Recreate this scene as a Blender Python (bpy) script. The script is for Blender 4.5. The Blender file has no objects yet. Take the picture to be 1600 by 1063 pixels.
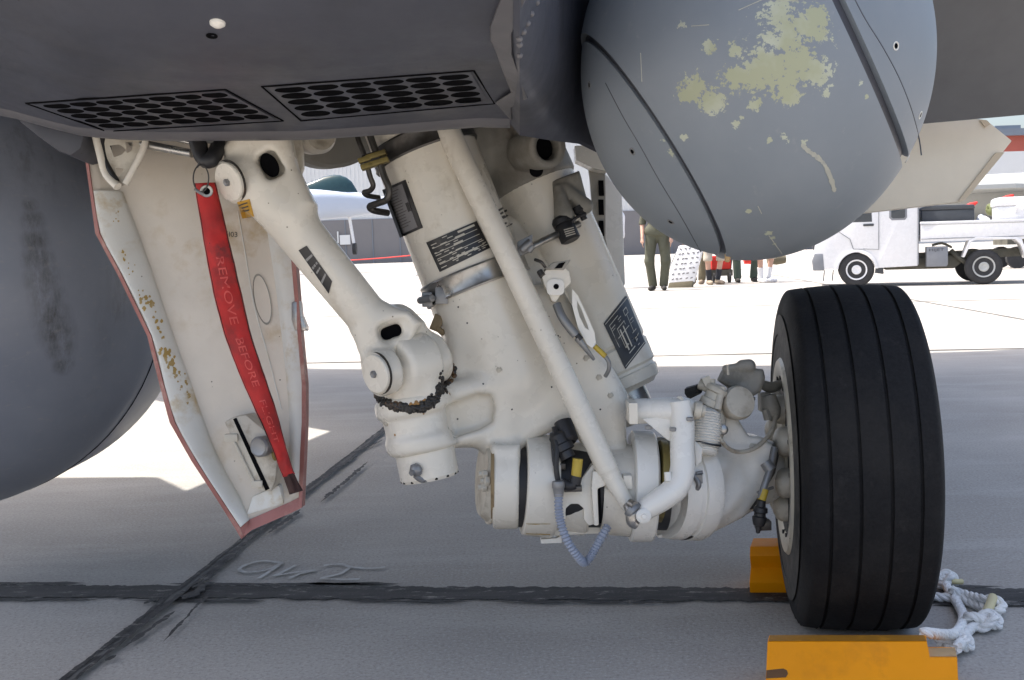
import bpy, bmesh, math, random
import numpy as np
from mathutils import Vector, Matrix, noise as mnoise
from mathutils.bvhtree import BVHTree
from mathutils.geometry import delaunay_2d_cdt
random.seed(7)
rad = math.radians
S = bpy.context.scene
COL = S.collection

# ------------------------------------------------------------------ camera, sky, sun, exposure
F = 1620.0                                   # focal length in pixels of a 1600 px wide picture
PITCH, ROLL, CAMH = math.atan(140.5 / F), 0.032, 0.78
fw = np.array([0, math.cos(PITCH), -math.sin(PITCH)])
u0 = np.array([0, math.sin(PITCH), math.cos(PITCH)])
r0 = np.array([1.0, 0, 0])
RT = r0 * math.cos(ROLL) - u0 * math.sin(ROLL)
UP = u0 * math.cos(ROLL) + r0 * math.sin(ROLL)
CAM = np.array([0, 0, CAMH])
cd = bpy.data.cameras.new('camera'); cam = bpy.data.objects.new('camera', cd); COL.objects.link(cam)
cd.sensor_width = 36; cd.sensor_fit = 'HORIZONTAL'; cd.lens = 36 * F / 1600
cd.clip_start = 0.02; cd.clip_end = 3000
m = Matrix.Identity(4)
for i in range(3):
    m[i][0] = RT[i]; m[i][1] = UP[i]; m[i][2] = -fw[i]; m[i][3] = CAM[i]
cam.matrix_world = m
S.camera = cam

SUN = np.array([0.42, -0.10, -0.90]); SUN /= np.linalg.norm(SUN)
W = bpy.data.worlds.new('World'); S.world = W; W.use_nodes = True
nt = W.node_tree; nt.nodes.clear()
sky = nt.nodes.new('ShaderNodeTexSky'); sky.sky_type = 'NISHITA'; sky.sun_disc = False
sky.sun_elevation = math.asin(-SUN[2]); sky.sun_rotation = math.atan2(-SUN[0], -SUN[1])
sky.air_density = 1.0; sky.dust_density = 5.0; sky.ozone_density = 1.0
bg = nt.nodes.new('ShaderNodeBackground'); bg.inputs[1].default_value = 0.15
out = nt.nodes.new('ShaderNodeOutputWorld')
nt.links.new(sky.outputs[0], bg.inputs[0]); nt.links.new(bg.outputs[0], out.inputs[0])
sl = bpy.data.lights.new('sun', 'SUN'); sl.energy = 3.4; sl.angle = rad(0.5); sl.color = (1.0, 0.95, 0.88)
so = bpy.data.objects.new('sun', sl); COL.objects.link(so)
so.rotation_euler = Vector(SUN).to_track_quat('-Z', 'Y').to_euler(); so.location = (-4, -2, 12)
S.view_settings.view_transform = 'Standard'; S.view_settings.look = 'None'
S.view_settings.exposure = 1.2; S.view_settings.gamma = 1.0
S.view_settings.use_curve_mapping = False
S.cycles.max_bounces = 8; S.cycles.diffuse_bounces = 5

# ------------------------------------------------------------------ helpers
def P(u, v, d):                              # the point d metres deep behind picture position u, v
    return CAM + d * (fw + RT * ((u - 800) / F) - UP * ((v - 531.5) / F))
def ray(u, v):
    q = fw + RT * ((u - 800) / F) - UP * ((v - 531.5) / F)
    return q / np.linalg.norm(q)
def G(u, v, z=0.0):                          # the point of the ground (height z) seen there
    q = fw + RT * ((u - 800) / F) - UP * ((v - 531.5) / F)
    return CAM + q * ((z - CAMH) / q[2])
def px(n, d): return n * d / F
def V(a): return np.array(a, float)
def nrm(a): return a / (np.linalg.norm(a) + 1e-12)

WL = {}                                      # world location of every object
def link(o, parent=None, loc=(0, 0, 0)):
    loc = V(loc); COL.objects.link(o); WL[o.name] = loc; k = 0; q = parent
    while q is not None: k += 1; q = q.parent
    if k > 2: parent = parent.parent       # thing > part > sub-part and no deeper
    if parent is not None:
        o.parent = parent; o.location = Vector(loc - WL[parent.name])
    else: o.location = Vector(loc)
    return o
def thing(name, label, cat, loc, group=None):
    o = bpy.data.objects.new(name, None); link(o, None, loc); o.empty_display_size = 0.2
    return tag(o, label, cat, group)
def tag(o, label=None, cat=None, group=None, kind=None):
    if label: o['label'] = label
    if cat: o['category'] = cat
    if group: o['group'] = group
    if kind: o['kind'] = kind
    return o
def obj(name, verts, faces, mat, parent=None, smooth=True, label=None, sharp=None, bevel=0):
    verts = np.asarray(verts, float).reshape(-1, 3)
    c = (verts.min(0) + verts.max(0)) / 2
    if parent is None: c[2] = verts[:, 2].min()
    me = bpy.data.meshes.new(name)
    me.from_pydata((verts - c).tolist(), [], [list(map(int, f)) for f in faces])
    me.validate()
    bm = bmesh.new(); bm.from_mesh(me)
    bmesh.ops.recalc_face_normals(bm, faces=bm.faces) if smooth != 'keep' else None
    if bevel:
        es = [e for e in bm.edges if len(e.link_faces) == 2 and e.calc_face_angle(0) > 0.5]
        bmesh.ops.bevel(bm, geom=es, offset=bevel, segments=2, profile=0.6, affect='EDGES', clamp_overlap=True)
    ang = sharp if sharp is not None else 0.65
    for f in bm.faces: f.smooth = bool(smooth)
    for e in bm.edges:
        if len(e.link_faces) == 2 and e.calc_face_angle(0) > ang: e.smooth = False
    bm.to_mesh(me); bm.free()
    me.materials.append(mat)
    o = bpy.data.objects.new(name, me); link(o, parent, c)
    if label: o['label'] = label
    return o

class MB:                                    # collects shapes that make one mesh
    def __init__(s): s.v = []; s.f = []
    def add(s, v, f):
        n = len(s.v); s.v.extend([list(map(float, q)) for q in v]); s.f.extend([[i + n for i in q] for q in f]); return s
    def tube(s, *a, **k): return s.add(*tube(*a, **k))
    def lathe(s, *a, **k): return s.add(*lathe(*a, **k))
    def box(s, *a, **k): return s.add(*box(*a, **k))
    def prism(s, *a, **k): return s.add(*prism(*a, **k))
    def build(s, name, mat, parent=None, **k): return obj(name, s.v, s.f, mat, parent, **k)

def basis(ax, hint=None):
    ax = nrm(V(ax)); h = V(hint) if hint is not None else (V((0, 0, 1)) if abs(ax[2]) < .9 else V((1, 0, 0)))
    x = nrm(np.cross(h, ax)); return x, np.cross(ax, x), ax
def spline(pts, rr, n):
    pts = [V(p) for p in pts]; m_ = len(pts)
    if m_ < 3 or n <= 1: return pts, list(rr)
    op, orr = [], []
    for i in range(m_ - 1):
        p0, p1, p2, p3 = pts[max(i - 1, 0)], pts[i], pts[i + 1], pts[min(i + 2, m_ - 1)]
        for k in range(n):
            t = k / n
            op.append(.5 * ((2 * p1) + (p2 - p0) * t + (2 * p0 - 5 * p1 + 4 * p2 - p3) * t * t + (3 * p1 - p0 - 3 * p2 + p3) * t ** 3))
            orr.append(rr[i] * (1 - t) + rr[i + 1] * t)
    op.append(pts[-1]); orr.append(rr[-1]); return op, orr
def tube(pts, r, seg=14, n=6, cap=True, lobes=0, twist=0.0, lob=0.22, ridged=0):
    rr = [r] * len(pts) if not hasattr(r, '__len__') else list(r)
    pts, rr = spline(pts, rr, n)
    if lobes:                                # resample so that the lay of the rope is even
        q = [pts[0]]; qr = [rr[0]]
        for a, b, ra, rb in zip(pts, pts[1:], rr, rr[1:]):
            L = np.linalg.norm(b - a); k = max(1, int(L / (rr[0] * .35)))
            for i in range(1, k + 1): q.append(a + (b - a) * i / k); qr.append(ra + (rb - ra) * i / k)
        pts, rr = q, qr
    vs, fs = [], []
    tg = [nrm(pts[min(i + 1, len(pts) - 1)] - pts[max(i - 1, 0)]) for i in range(len(pts))]
    x, y, _ = basis(tg[0]); ph = 0
    for i, (p, q) in enumerate(zip(pts, rr)):
        x = nrm(x - tg[i] * x.dot(tg[i])); y = np.cross(tg[i], x)
        if i: ph += twist * np.linalg.norm(pts[i] - pts[i - 1])
        for k in range(seg):
            a = 2 * math.pi * k / seg
            rad_ = q * (1 + lob * (abs(math.cos(lobes * .5 * (a - ph))) - .6)) if lobes else q
            if ridged: rad_ = q * (1 + .17 * (1 if i % 2 else -1))
            vs.append(p + rad_ * (math.cos(a) * x + math.sin(a) * y))
    for i in range(len(pts) - 1):
        for k in range(seg):
            a, b = i * seg + k, i * seg + (k + 1) % seg
            fs.append([a, b, b + seg, a + seg])
    if cap:
        fs.append(list(range(seg))[::-1]); fs.append([len(vs) - seg + k for k in range(seg)])
    return vs, fs
def strand_rope(pts, r, n=10, pitch=.05):      # three strands laid round each other
    pts, _ = spline(pts, [1] * len(pts), n); q = [pts[0]]
    for a, b in zip(pts, pts[1:]):
        k = max(1, int(np.linalg.norm(b - a) / .0035))
        for i in range(1, k + 1): q.append(a + (b - a) * i / k)
    vs, fs = [], []; tg = [nrm(q[min(i + 1, len(q) - 1)] - q[max(i - 1, 0)]) for i in range(len(q))]; x, _, _ = basis(tg[0]); fr = []; ph = 0
    for i in range(len(q)):
        x = nrm(x - tg[i] * x.dot(tg[i])); fr.append((x.copy(), np.cross(tg[i], x)))
    for s_ in range(3):
        path = []; ph = 2 * math.pi * s_ / 3
        for i in range(len(q)):
            if i: ph += 2 * math.pi / pitch * np.linalg.norm(q[i] - q[i - 1])
            path.append(q[i] + (fr[i][0] * math.cos(ph) + fr[i][1] * math.sin(ph)) * r * .50)
        v, f = tube(path, r * .56, 8, 1); n0 = len(vs); vs += list(v); fs += [[k + n0 for k in w] for w in f]
    return vs, fs
def lathe(a, b, prof, seg=40, hint=None):    # prof: (metres along a->b, radius)
    a, b = V(a), V(b); x, y, z = basis(b - a, hint); vs, fs = [], []
    for t, r in prof:
        for k in range(seg):
            w = 2 * math.pi * k / seg
            vs.append(a + z * t + max(r, 1e-4) * (math.cos(w) * x + math.sin(w) * y))
    for i in range(len(prof) - 1):
        for k in range(seg):
            q, w = i * seg + k, i * seg + (k + 1) % seg
            fs.append([q, w, w + seg, q + seg])
    if prof[0] != prof[-1]:
        fs.append(list(range(seg))[::-1]); fs.append([len(vs) - seg + k for k in range(seg)])
    return vs, fs
def box(c, half, ax=None):
    c = V(c); A = np.eye(3) if ax is None else np.array(ax); vs = []
    for sx in (-1, 1):
        for sy in (-1, 1):
            for sz in (-1, 1): vs.append(c + A[0] * sx * half[0] + A[1] * sy * half[1] + A[2] * sz * half[2])
    return vs, [[0, 1, 3, 2], [4, 6, 7, 5], [0, 4, 5, 1], [2, 3, 7, 6], [0, 2, 6, 4], [1, 5, 7, 3]]
def tri2d(loop, holes=()):
    vs = [Vector(p) for p in loop]; fs = [list(range(len(loop)))]
    for h in holes:
        n = len(vs); vs += [Vector(p) for p in h]; fs.append(list(range(n, n + len(h))))
    r = delaunay_2d_cdt(vs, [], fs, 1 if not holes else 0, 1e-6)
    V2, F2 = r[0], r[2]
    if holes:
        def inside(p, poly):
            c = False
            for i in range(len(poly)):
                x1, y1 = poly[i]; x2, y2 = poly[i - 1]
                if (y1 > p[1]) != (y2 > p[1]) and p[0] < (x2 - x1) * (p[1] - y1) / (y2 - y1) + x1: c = not c
            return c
        keep = []
        for f in F2:
            c = sum((V2[i] for i in f), Vector((0, 0))) / len(f)
            if inside(c, loop) and not any(inside(c, h) for h in holes): keep.append(f)
        F2 = keep
    return [tuple(v) for v in V2], F2
def prism(loop3, off):                       # a closed 3D outline pushed by vector off
    off = V(off); n = len(loop3); a = [V(p) for p in loop3]; vs = a + [p + off for p in a]
    fs = [list(range(n))[::-1], [n + i for i in range(n)]]
    for i in range(n): fs.append([i, (i + 1) % n, n + (i + 1) % n, n + i])
    return vs, fs
def outline(pts, d, thick, mat, name, parent, bevel=0.0, dirv=None, smooth=True, label=None):
    lp = [P(q[0], q[1], q[2] if len(q) > 2 else d) for q in pts]
    return obj(name, *prism(lp, (fw if dirv is None else V(dirv)) * thick), mat, parent, smooth=smooth, bevel=bevel, sharp=.6, label=label)
def grid(rows, mat, name, parent=None, thick=0, sub=1, **k):   # rows of 3D points -> sheet with thickness
    A = np.array(rows, float)
    if sub > 1:
        def ref(B):
            n = B.shape[0]; o_ = []
            for i in range(n - 1):
                p0, p1, p2, p3 = B[max(i - 1, 0)], B[i], B[i + 1], B[min(i + 2, n - 1)]
                for s_ in range(sub):
                    t = s_ / sub
                    o_.append(.5 * ((2 * p1) + (p2 - p0) * t + (2 * p0 - 5 * p1 + 4 * p2 - p3) * t * t + (3 * p1 - p0 - 3 * p2 + p3) * t ** 3))
            o_.append(B[-1]); return np.array(o_)
        A = ref(A); A = ref(A.transpose(1, 0, 2)).transpose(1, 0, 2)
    h, w = A.shape[:2]; vs = A.reshape(-1, 3); fs = []
    for i in range(h - 1):
        for j in range(w - 1): fs.append([i * w + j, i * w + j + 1, (i + 1) * w + j + 1, (i + 1) * w + j])
    o = obj(name, vs, fs, mat, parent, **k)
    if thick:
        md = o.modifiers.new('thickness', 'SOLIDIFY'); md.thickness = abs(thick); md.offset = -1 if thick > 0 else 1
    return o
def ev_bvh(o):
    dg = bpy.context.evaluated_depsgraph_get(); e = o.evaluated_get(dg); me = e.to_mesh(); c = Vector(WL[o.name])
    b = BVHTree.FromPolygons([v.co + c for v in me.vertices], [list(p.vertices) for p in me.polygons]); e.to_mesh_clear(); return b
def hit(bvhs, u, v, dflt=2.0):
    best = None
    for b in bvhs:
        h = b.ray_cast(Vector(CAM), Vector(ray(u, v)))
        if h[0] is not None and (best is None or h[3] < best[3]): best = h
    if best is None: p = P(u, v, dflt); return p, -ray(u, v)
    n = V(best[1]); n = -n if n.dot(ray(u, v)) > 0 else n
    return V(best[0]), n
def bil(q, s, t):
    return (1 - s) * (1 - t) * q[0] + s * (1 - t) * q[1] + s * t * q[2] + (1 - s) * t * q[3]
def decal(st, faces, quad, bvhs, off, thick=0.0):    # flat shape in plate coordinates laid onto real surfaces
    q = [V(c) for c in quad]; vs = []; lo = []
    for s, t in st:
        c = bil(q, s, t); p, n = hit(bvhs, c[0], c[1]); vs.append(p + n * off); lo.append(p - n * .002)
    fs = [list(f) for f in faces]
    if thick:
        ed = {}
        for f in fs:
            for i in range(len(f)):
                a, b = f[i], f[(i + 1) % len(f)]; ed[(a, b)] = 1
        n = len(vs); vs = vs + lo
        fs += [[a, n + a, n + b, b] for (a, b) in list(ed) if (b, a) not in ed]
    return vs, fs
def plate(name, quad, bvhs, mat, parent, off=.003, n=10, m_=8, label=None):
    st = [(j / n, i / m_) for i in range(m_ + 1) for j in range(n + 1)]
    fs = [[i * (n + 1) + j, i * (n + 1) + j + 1, (i + 1) * (n + 1) + j + 1, (i + 1) * (n + 1) + j] for i in range(m_) for j in range(n)]
    v, f = decal(st, fs, quad, bvhs, off, 1); return obj(name, v, f, mat, parent, label=label, sharp=.6)
def bars(name, rects, quad, bvhs, mat, parent, off=.0036, kind=None):
    mb = MB()
    for (s0, t0, s1, t1) in rects:
        k = max(1, int(abs(s1 - s0) * 8)); st, fs = [], []
        for j in range(k + 1): st += [(s0 + (s1 - s0) * j / k, t0), (s0 + (s1 - s0) * j / k, t1)]
        for j in range(k): fs.append([2 * j, 2 * j + 2, 2 * j + 3, 2 * j + 1])
        mb.add(*decal(st, fs, quad, bvhs, off))
    return mb.build(name, mat, parent, smooth=True)
_TX = {}
def text2d(body):
    if body not in _TX:
        c = bpy.data.curves.new('lettering', 'FONT'); c.body = body; c.resolution_u = 3
        o = bpy.data.objects.new('lettering', c); COL.objects.link(o)
        dg = bpy.context.evaluated_depsgraph_get(); dg.update()
        me = bpy.data.meshes.new_from_object(o.evaluated_get(dg))
        v = np.array([w.co[:2] for w in me.vertices]); f = [list(p.vertices) for p in me.polygons]
        lo, hi = v.min(0), v.max(0); v = (v - lo) / (hi - lo)
        bpy.data.objects.remove(o); bpy.data.curves.remove(c); bpy.data.meshes.remove(me); _TX[body] = (v, f)
    return _TX[body]
def text_on(name, body, quad, bvhs, mat, parent, off=.0036):   # quad: top-left, top-right, bottom-right, bottom-left of the word
    v, f = text2d(body)
    return obj(name, *decal([(a, 1 - b) for a, b in v], f, quad, bvhs, off), mat, parent)
def text_plane(name, body, o3, ex, ey, mat, parent):            # lettering on a flat face: origin, width vector, height vector
    v, f = text2d(body)
    return obj(name, [V(o3) + V(ex) * a + V(ey) * b for a, b in v], f, mat, parent)

# ------------------------------------------------------------------ solid modelling of cast parts (distance fields -> mesh)
def smin(a, b, k):
    h = np.clip(.5 + .5 * (b - a) / k, 0, 1); return b * (1 - h) + a * h - k * h * (1 - h)
def smax(a, b, k): return -smin(-a, -b, k)
def s_cap(a, b, ra, rb=None):
    a, b = V(a), V(b); rb = ra if rb is None else rb; ab = b - a; L = ab.dot(ab) + 1e-12
    def f(p):
        t = np.clip((p - a) @ ab / L, 0, 1); return np.linalg.norm(p - a - t[:, None] * ab, axis=1) - (ra + (rb - ra) * t)
    return f
def s_cyl(a, b, r, rnd=.004):
    a, b = V(a), V(b); L = np.linalg.norm(b - a); z = (b - a) / L; c = (a + b) / 2
    def f(p):
        q = p - c; h = q @ z; rr = np.linalg.norm(q - h[:, None] * z, axis=1)
        dx, dy = rr - r + rnd, np.abs(h) - L / 2 + rnd
        return np.minimum(np.maximum(dx, dy), 0) + np.hypot(np.maximum(dx, 0), np.maximum(dy, 0)) - rnd
    return f
def s_box(c, half, ax=None, rnd=.005):
    c = V(c); A = np.eye(3) if ax is None else np.array(ax); hf = V(half) - rnd
    def f(p):
        q = np.abs((p - c) @ A.T) - hf
        return np.linalg.norm(np.maximum(q, 0), axis=1) + np.minimum(q.max(1), 0) - rnd
    return f
def s_poly(pts, d, half, rnd=.006, tilt=(0, 0)):    # extruded picture outline at depth d, half thickness half (m); tilt: depth change per px
    pts = V(pts); c2 = pts.mean(0); C = P(c2[0], c2[1], d); s = d / F; q2 = (pts - c2) * s; q2[:, 1] *= -1
    n = len(q2)
    def f(p):
        w = p - C; x, y, z = w @ RT, w @ UP, w @ fw - (w @ RT) * tilt[0] - (w @ UP) * tilt[1]
        dd = np.full(len(p), 1e9); sg = np.ones(len(p))
        for i in range(n):
            ax_, ay = q2[i]; bx, by = q2[i - 1]; ex, ey = bx - ax_, by - ay; wx, wy = x - ax_, y - ay
            t = np.clip((wx * ex + wy * ey) / (ex * ex + ey * ey + 1e-12), 0, 1)
            dd = np.minimum(dd, (wx - ex * t) ** 2 + (wy - ey * t) ** 2)
            c1, c2_, c3 = y >= ay, y < by, ex * wy > ey * wx
            sg[(c1 & c2_ & c3) | (~c1 & ~c2_ & ~c3)] *= -1
        d2 = np.sqrt(dd) * sg; dx, dy = d2 + rnd, np.abs(z) - half + rnd
        return np.minimum(np.maximum(dx, dy), 0) + np.hypot(np.maximum(dx, 0), np.maximum(dy, 0)) - rnd
    return f
def U(k, *fs):
    def f(p):
        d = fs[0](p)
        for g in fs[1:]: d = smin(d, g(p), k)
        return d
    return f
def D(k, a, *bs):
    def f(p):
        d = a(p)
        for b in bs: d = smax(d, -b(p), k)
        return d
    return f
def surf(f, lo, hi, h):
    lo, hi = V(lo), V(hi); n = np.ceil((hi - lo) / h).astype(int) + 1
    ax = [lo[i] + h * np.arange(n[i]) for i in range(3)]
    val = np.empty(n, np.float32)
    yz = np.stack(np.meshgrid(ax[1], ax[2], indexing='ij'), -1).reshape(-1, 2)
    step = max(1, int(200000 / len(yz)))
    for i in range(0, n[0], step):
        xs = ax[0][i:i + step]
        p = np.concatenate([np.repeat(xs, len(yz))[:, None], np.tile(yz, (len(xs), 1))], 1)
        val[i:i + step] = f(p).reshape(len(xs), n[1], n[2])
    s = val < 0
    cn = [(i, j, k) for i in (0, 1) for j in (0, 1) for k in (0, 1)]
    sh = lambda A, c: A[c[0]:n[0] - 1 + c[0], c[1]:n[1] - 1 + c[1], c[2]:n[2] - 1 + c[2]]
    cnt = sum(sh(s, c).astype(np.int8) for c in cn); act = (cnt > 0) & (cnt < 8)
    I = np.argwhere(act); idx = np.full(act.shape, -1, np.int64); idx[act] = np.arange(len(I))
    acc = np.zeros((len(I), 3)); m_ = np.zeros(len(I))
    for a in range(3):
        for j in (0, 1):
            for k in (0, 1):
                c0 = [0, 0, 0]; o2 = [q for q in range(3) if q != a]; c0[o2[0]] = j; c0[o2[1]] = k; c1 = list(c0); c1[a] = 1
                v0 = sh(val, c0)[act].astype(float); v1 = sh(val, c1)[act].astype(float); x = (v0 < 0) != (v1 < 0)
                t = np.where(x, v0 / np.where(x, v0 - v1, 1), 0)
                q = I + V(c0); q[:, a] += t; acc += q * x[:, None]; m_ += x
    vs = lo + h * acc / m_[:, None]; fs = []
    for a in range(3):
        b, c = (a + 1) % 3, (a + 2) % 3
        A0 = [slice(1, -1)] * 3; A1 = [slice(1, -1)] * 3; A0[a] = slice(0, -1); A1[a] = slice(1, None)
        s0, s1 = s[tuple(A0)], s[tuple(A1)]; E = np.argwhere(s0 != s1); st = s0[s0 != s1]
        base = E.copy(); base[:, b] += 1; base[:, c] += 1
        def ci(db, dc):
            q = base.copy(); q[:, b] += db; q[:, c] += dc; return idx[q[:, 0], q[:, 1], q[:, 2]]
        Q = np.stack([ci(-1, -1), ci(0, -1), ci(0, 0), ci(-1, 0)], 1)
        Q[~st] = Q[~st][:, ::-1]; fs.append(Q)
    fs = np.concatenate(fs); fs = fs[(fs >= 0).all(1)]
    return vs, fs
def cast(name, f, lo, hi, h, mat, parent, label=None):
    vs, fs = surf(f, lo, hi, h)
    o = obj(name, vs, fs, mat, parent, sharp=1.1, label=label); return o
def bounds(pts, m_):
    a = np.array([V(p) for p in pts]); return a.min(0) - m_, a.max(0) + m_
# ------------------------------------------------------------------ materials
def srgb(r, g, b):
    f = lambda c: (c / 255 / 12.92) if c / 255 <= .04045 else ((c / 255 + .055) / 1.055) ** 2.4
    return (f(r), f(g), f(b), 1)
class NT:
    def __init__(s, name):
        s.m = bpy.data.materials.new(name); s.m.use_nodes = True; s.t = s.m.node_tree
        s.b = s.t.nodes['Principled BSDF']; s.co = s.n('ShaderNodeTexCoord').outputs['Object']
    def n(s, ty, **kw):
        x = s.t.nodes.new(ty)
        for k, v in kw.items(): setattr(x, k, v)
        return x
    def l(s, a, b): s.t.links.new(a, b)
    def set(s, x, **kw):
        for k, v in kw.items():
            i = x.inputs[k.replace('_', ' ')]
            if hasattr(v, 'node'): s.l(v, i)
            else: i.default_value = v
    def noise(s, scale, detail=5, rough=.6, stretch=None, dist=0, off=(0, 0, 0)):
        x = s.n('ShaderNodeTexNoise'); x.inputs['Scale'].default_value = scale; x.inputs['Detail'].default_value = detail
        x.inputs['Roughness'].default_value = rough; x.inputs['Distortion'].default_value = dist
        mp = s.n('ShaderNodeMapping'); mp.inputs['Scale'].default_value = stretch or (1, 1, 1); mp.inputs['Location'].default_value = off
        s.l(s.co, mp.inputs[0]); s.l(mp.outputs[0], x.inputs[0]); return x.outputs[0]
    def ramp(s, fac, a, b, ca=0, cb=1):
        x = s.n('ShaderNodeMapRange'); s.l(fac, x.inputs[0]); x.inputs[1].default_value = a; x.inputs[2].default_value = b
        x.inputs[3].default_value = ca; x.inputs[4].default_value = cb; return x.outputs[0]
    def mix(s, fac, a, b, mode='MIX'):
        x = s.n('ShaderNodeMix'); x.data_type = 'RGBA'; x.blend_type = mode
        for v, i in ((fac, 0), (a, 6), (b, 7)):
            if hasattr(v, 'node'): s.l(v, x.inputs[i])
            else: x.inputs[i].default_value = v
        return x.outputs[2]
    def math(s, op, a, b=0.0):
        x = s.n('ShaderNodeMath'); x.operation = op
        for v, i in ((a, 0), (b, 1)):
            if hasattr(v, 'node'): s.l(v, x.inputs[i])
            else: x.inputs[i].default_value = v
        return x.outputs[0]
    def bump(s, h, strength=.2, dist=.002):
        x = s.n('ShaderNodeBump'); x.inputs['Strength'].default_value = strength; x.inputs['Distance'].default_value = dist
        s.l(h, x.inputs['Height']); s.l(x.outputs[0], s.b.inputs['Normal'])
    def done(s, col, rough=.5, metal=0, spec=.5):
        s.set(s.b, Base_Color=col, Roughness=rough, Metallic=metal); s.b.inputs['Specular IOR Level'].default_value = spec; return s.m
def paint(name, c, var=.12, rough=.45, grime=None, gscale=18, gth=(.58, .72), gamt=.6, speck=None, bump=.08, metal=0, vscale=6, spec=.5):
    t = NT(name); c = tuple(c[:3]) + (1,)
    n1 = t.noise(vscale, 6); col = t.mix(t.ramp(n1, .3, .7, 0, 1), tuple(x * (1 - var) for x in c[:3]) + (1,), tuple(min(1, x * (1 + var * .6)) for x in c[:3]) + (1,))
    if grime:
        n2 = t.noise(gscale, 8, .65, off=(3, 1, 2)); n3 = t.noise(gscale * .25, 3, .5, off=(7, 2, 5))
        k = t.math('MULTIPLY', t.ramp(n2, gth[0], gth[1]), t.ramp(n3, .42, .6)); k = t.math('MULTIPLY', k, gamt)
        col = t.mix(k, col, tuple(grime[:3]) + (1,))
    if speck:
        v = t.n('ShaderNodeTexVoronoi'); v.inputs['Scale'].default_value = 55; t.l(t.co, v.inputs[0])
        w = t.noise(9, 2, .5, off=(1, 9, 4))
        k = t.math('MULTIPLY', t.ramp(v.outputs['Distance'], .10, .05), t.ramp(w, .56, .60)); col = t.mix(k, col, tuple(speck[:3]) + (1,))
    if bump: t.bump(t.noise(90, 4, .6), bump, .002)
    r = t.ramp(t.noise(14, 4, off=(5, 5, 5)), .3, .7, max(.03, rough - .1), min(1, rough + .12))
    return t.done(col, r, metal, spec)
BROWN = (.22, .13, .05)
M = {}
M['white'] = paint('white_gear_paint', (.71, .665, .575), .08, .28, (.30, .23, .13), 15, (.56, .74), .34, (.13, .10, .06), .10)
M['white_dirty'] = paint('dirty_white_paint', (.52, .48, .40), .2, .45, (.16, .11, .06), 22, (.47, .66), .8, (.08, .06, .04), .2)
M['white_clean'] = paint('clean_white_paint', (.755, .73, .67), .05, .28, (.35, .28, .18), 12, (.6, .75), .4, (.08, .07, .06), .08)
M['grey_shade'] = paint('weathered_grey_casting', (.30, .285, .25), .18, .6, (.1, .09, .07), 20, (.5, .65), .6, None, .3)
M['door'] = paint('door_inner_paint', (.66, .60, .51), .10, .5, (.40, .26, .08), 12, (.52, .70), .7, (.10, .08, .05), .15)
M['door_frame'] = paint('door_frame_paint', (.66, .65, .60), .10, .5, (.42, .27, .06), 16, (.50, .66), .85, (.10, .09, .07), .2)
M['seal'] = paint('faded_red_edge_paint', (.33, .13, .11), .22, .55, (.50, .36, .30), 25, (.5, .65), .6, None, .15)
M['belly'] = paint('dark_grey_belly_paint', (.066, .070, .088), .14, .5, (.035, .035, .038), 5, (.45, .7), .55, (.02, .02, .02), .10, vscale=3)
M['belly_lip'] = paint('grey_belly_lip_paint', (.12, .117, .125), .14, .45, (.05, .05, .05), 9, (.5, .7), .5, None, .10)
M['wing'] = paint('dark_grey_wing_paint', (.135, .135, .138), .08, .6, None, bump=.05)
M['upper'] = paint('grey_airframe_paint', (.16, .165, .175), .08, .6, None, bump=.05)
M['scratch'] = paint('bare_scratch', (.42, .42, .36), .2, .6, (.25, .26, .27), 60, (.45, .6), .7, None, 0)
M['black'] = paint('black_rubber_fitting', (.018, .018, .020), .3, .5, (.08, .07, .06), 25, (.5, .7), .5)
M['dark_hole'] = paint('black_hole_shade_and_seam', (.006, .006, .007), .2, .9, None, bump=0)  # near-black stands for the shade inside holes; also used on seams and slots
M['steel'] = paint('brushed_steel', (.42, .41, .39), .2, .32, (.12, .09, .06), 20, (.5, .7), .6, None, .05, metal=.9)
M['dark_steel'] = paint('dark_steel', (.10, .095, .09), .3, .42, (.03, .025, .02), 20, (.45, .65), .7, None, .1, metal=.7)
M['dull_metal'] = paint('dull_grey_metal', (.25, .25, .25), .2, .45, (.08, .07, .06), 30, (.5, .7), .7, None, .1, metal=.5)
M['bronze'] = paint('yellowed_metal', (.24, .19, .06), .25, .5, (.07, .05, .02), 30, (.45, .65), .8, None, .1, metal=.3)
M['grease'] = paint('black_grease', (.016, .013, .010), .5, .35, (.20, .10, .03), 40, (.52, .62), .7, None, .9)
M['grease_amber'] = paint('amber_grease', (.30, .15, .03), .4, .35, (.05, .03, .02), 50, (.5, .6), .8, None, .6)
M['dark_hole'].node_tree.nodes['Principled BSDF'].inputs['Specular IOR Level'].default_value = 0.02
M['plate_black'] = paint('black_data_plate', (.018, .018, .020), .2, .35, (.09, .08, .07), 40, (.55, .7), .5, None, .05)
M['plate_grey'] = paint('worn_grey_placard', (.20, .195, .20), .15, .5, (.06, .06, .06), 50, (.5, .6), .7, None, .05)
M['print'] = paint('silver_print', (.50, .47, .40), .25, .45, None, bump=0)
M['print_dark'] = paint('dark_stencil_ink', (.06, .055, .05), .3, .6, None, bump=0)
M['yellow_label'] = paint('yellow_label', (.55, .30, .03), .12, .5, (.2, .1, .02), 60, (.5, .6), .6, None, 0)
M['yellow'] = paint('yellow_sleeve', (.48, .34, .04), .15, .5, (.12, .08, .02), 60, (.5, .6), .6, None, 0)
M['rust'] = paint('brown_corroded_rim', (.26, .19, .10), .35, .6, (.10, .06, .03), 30, (.45, .6), .7, None, .3)
M['hose'] = paint('grey_corrugated_hose', (.30, .33, .40), .1, .45, (.1, .09, .08), 30, (.5, .7), .4, None, 0)
M['stain'] = paint('ochre_stain', (.42, .28, .08), .3, .6, (.55, .5, .4), 60, (.45, .6), .8, None, 0)
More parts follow.
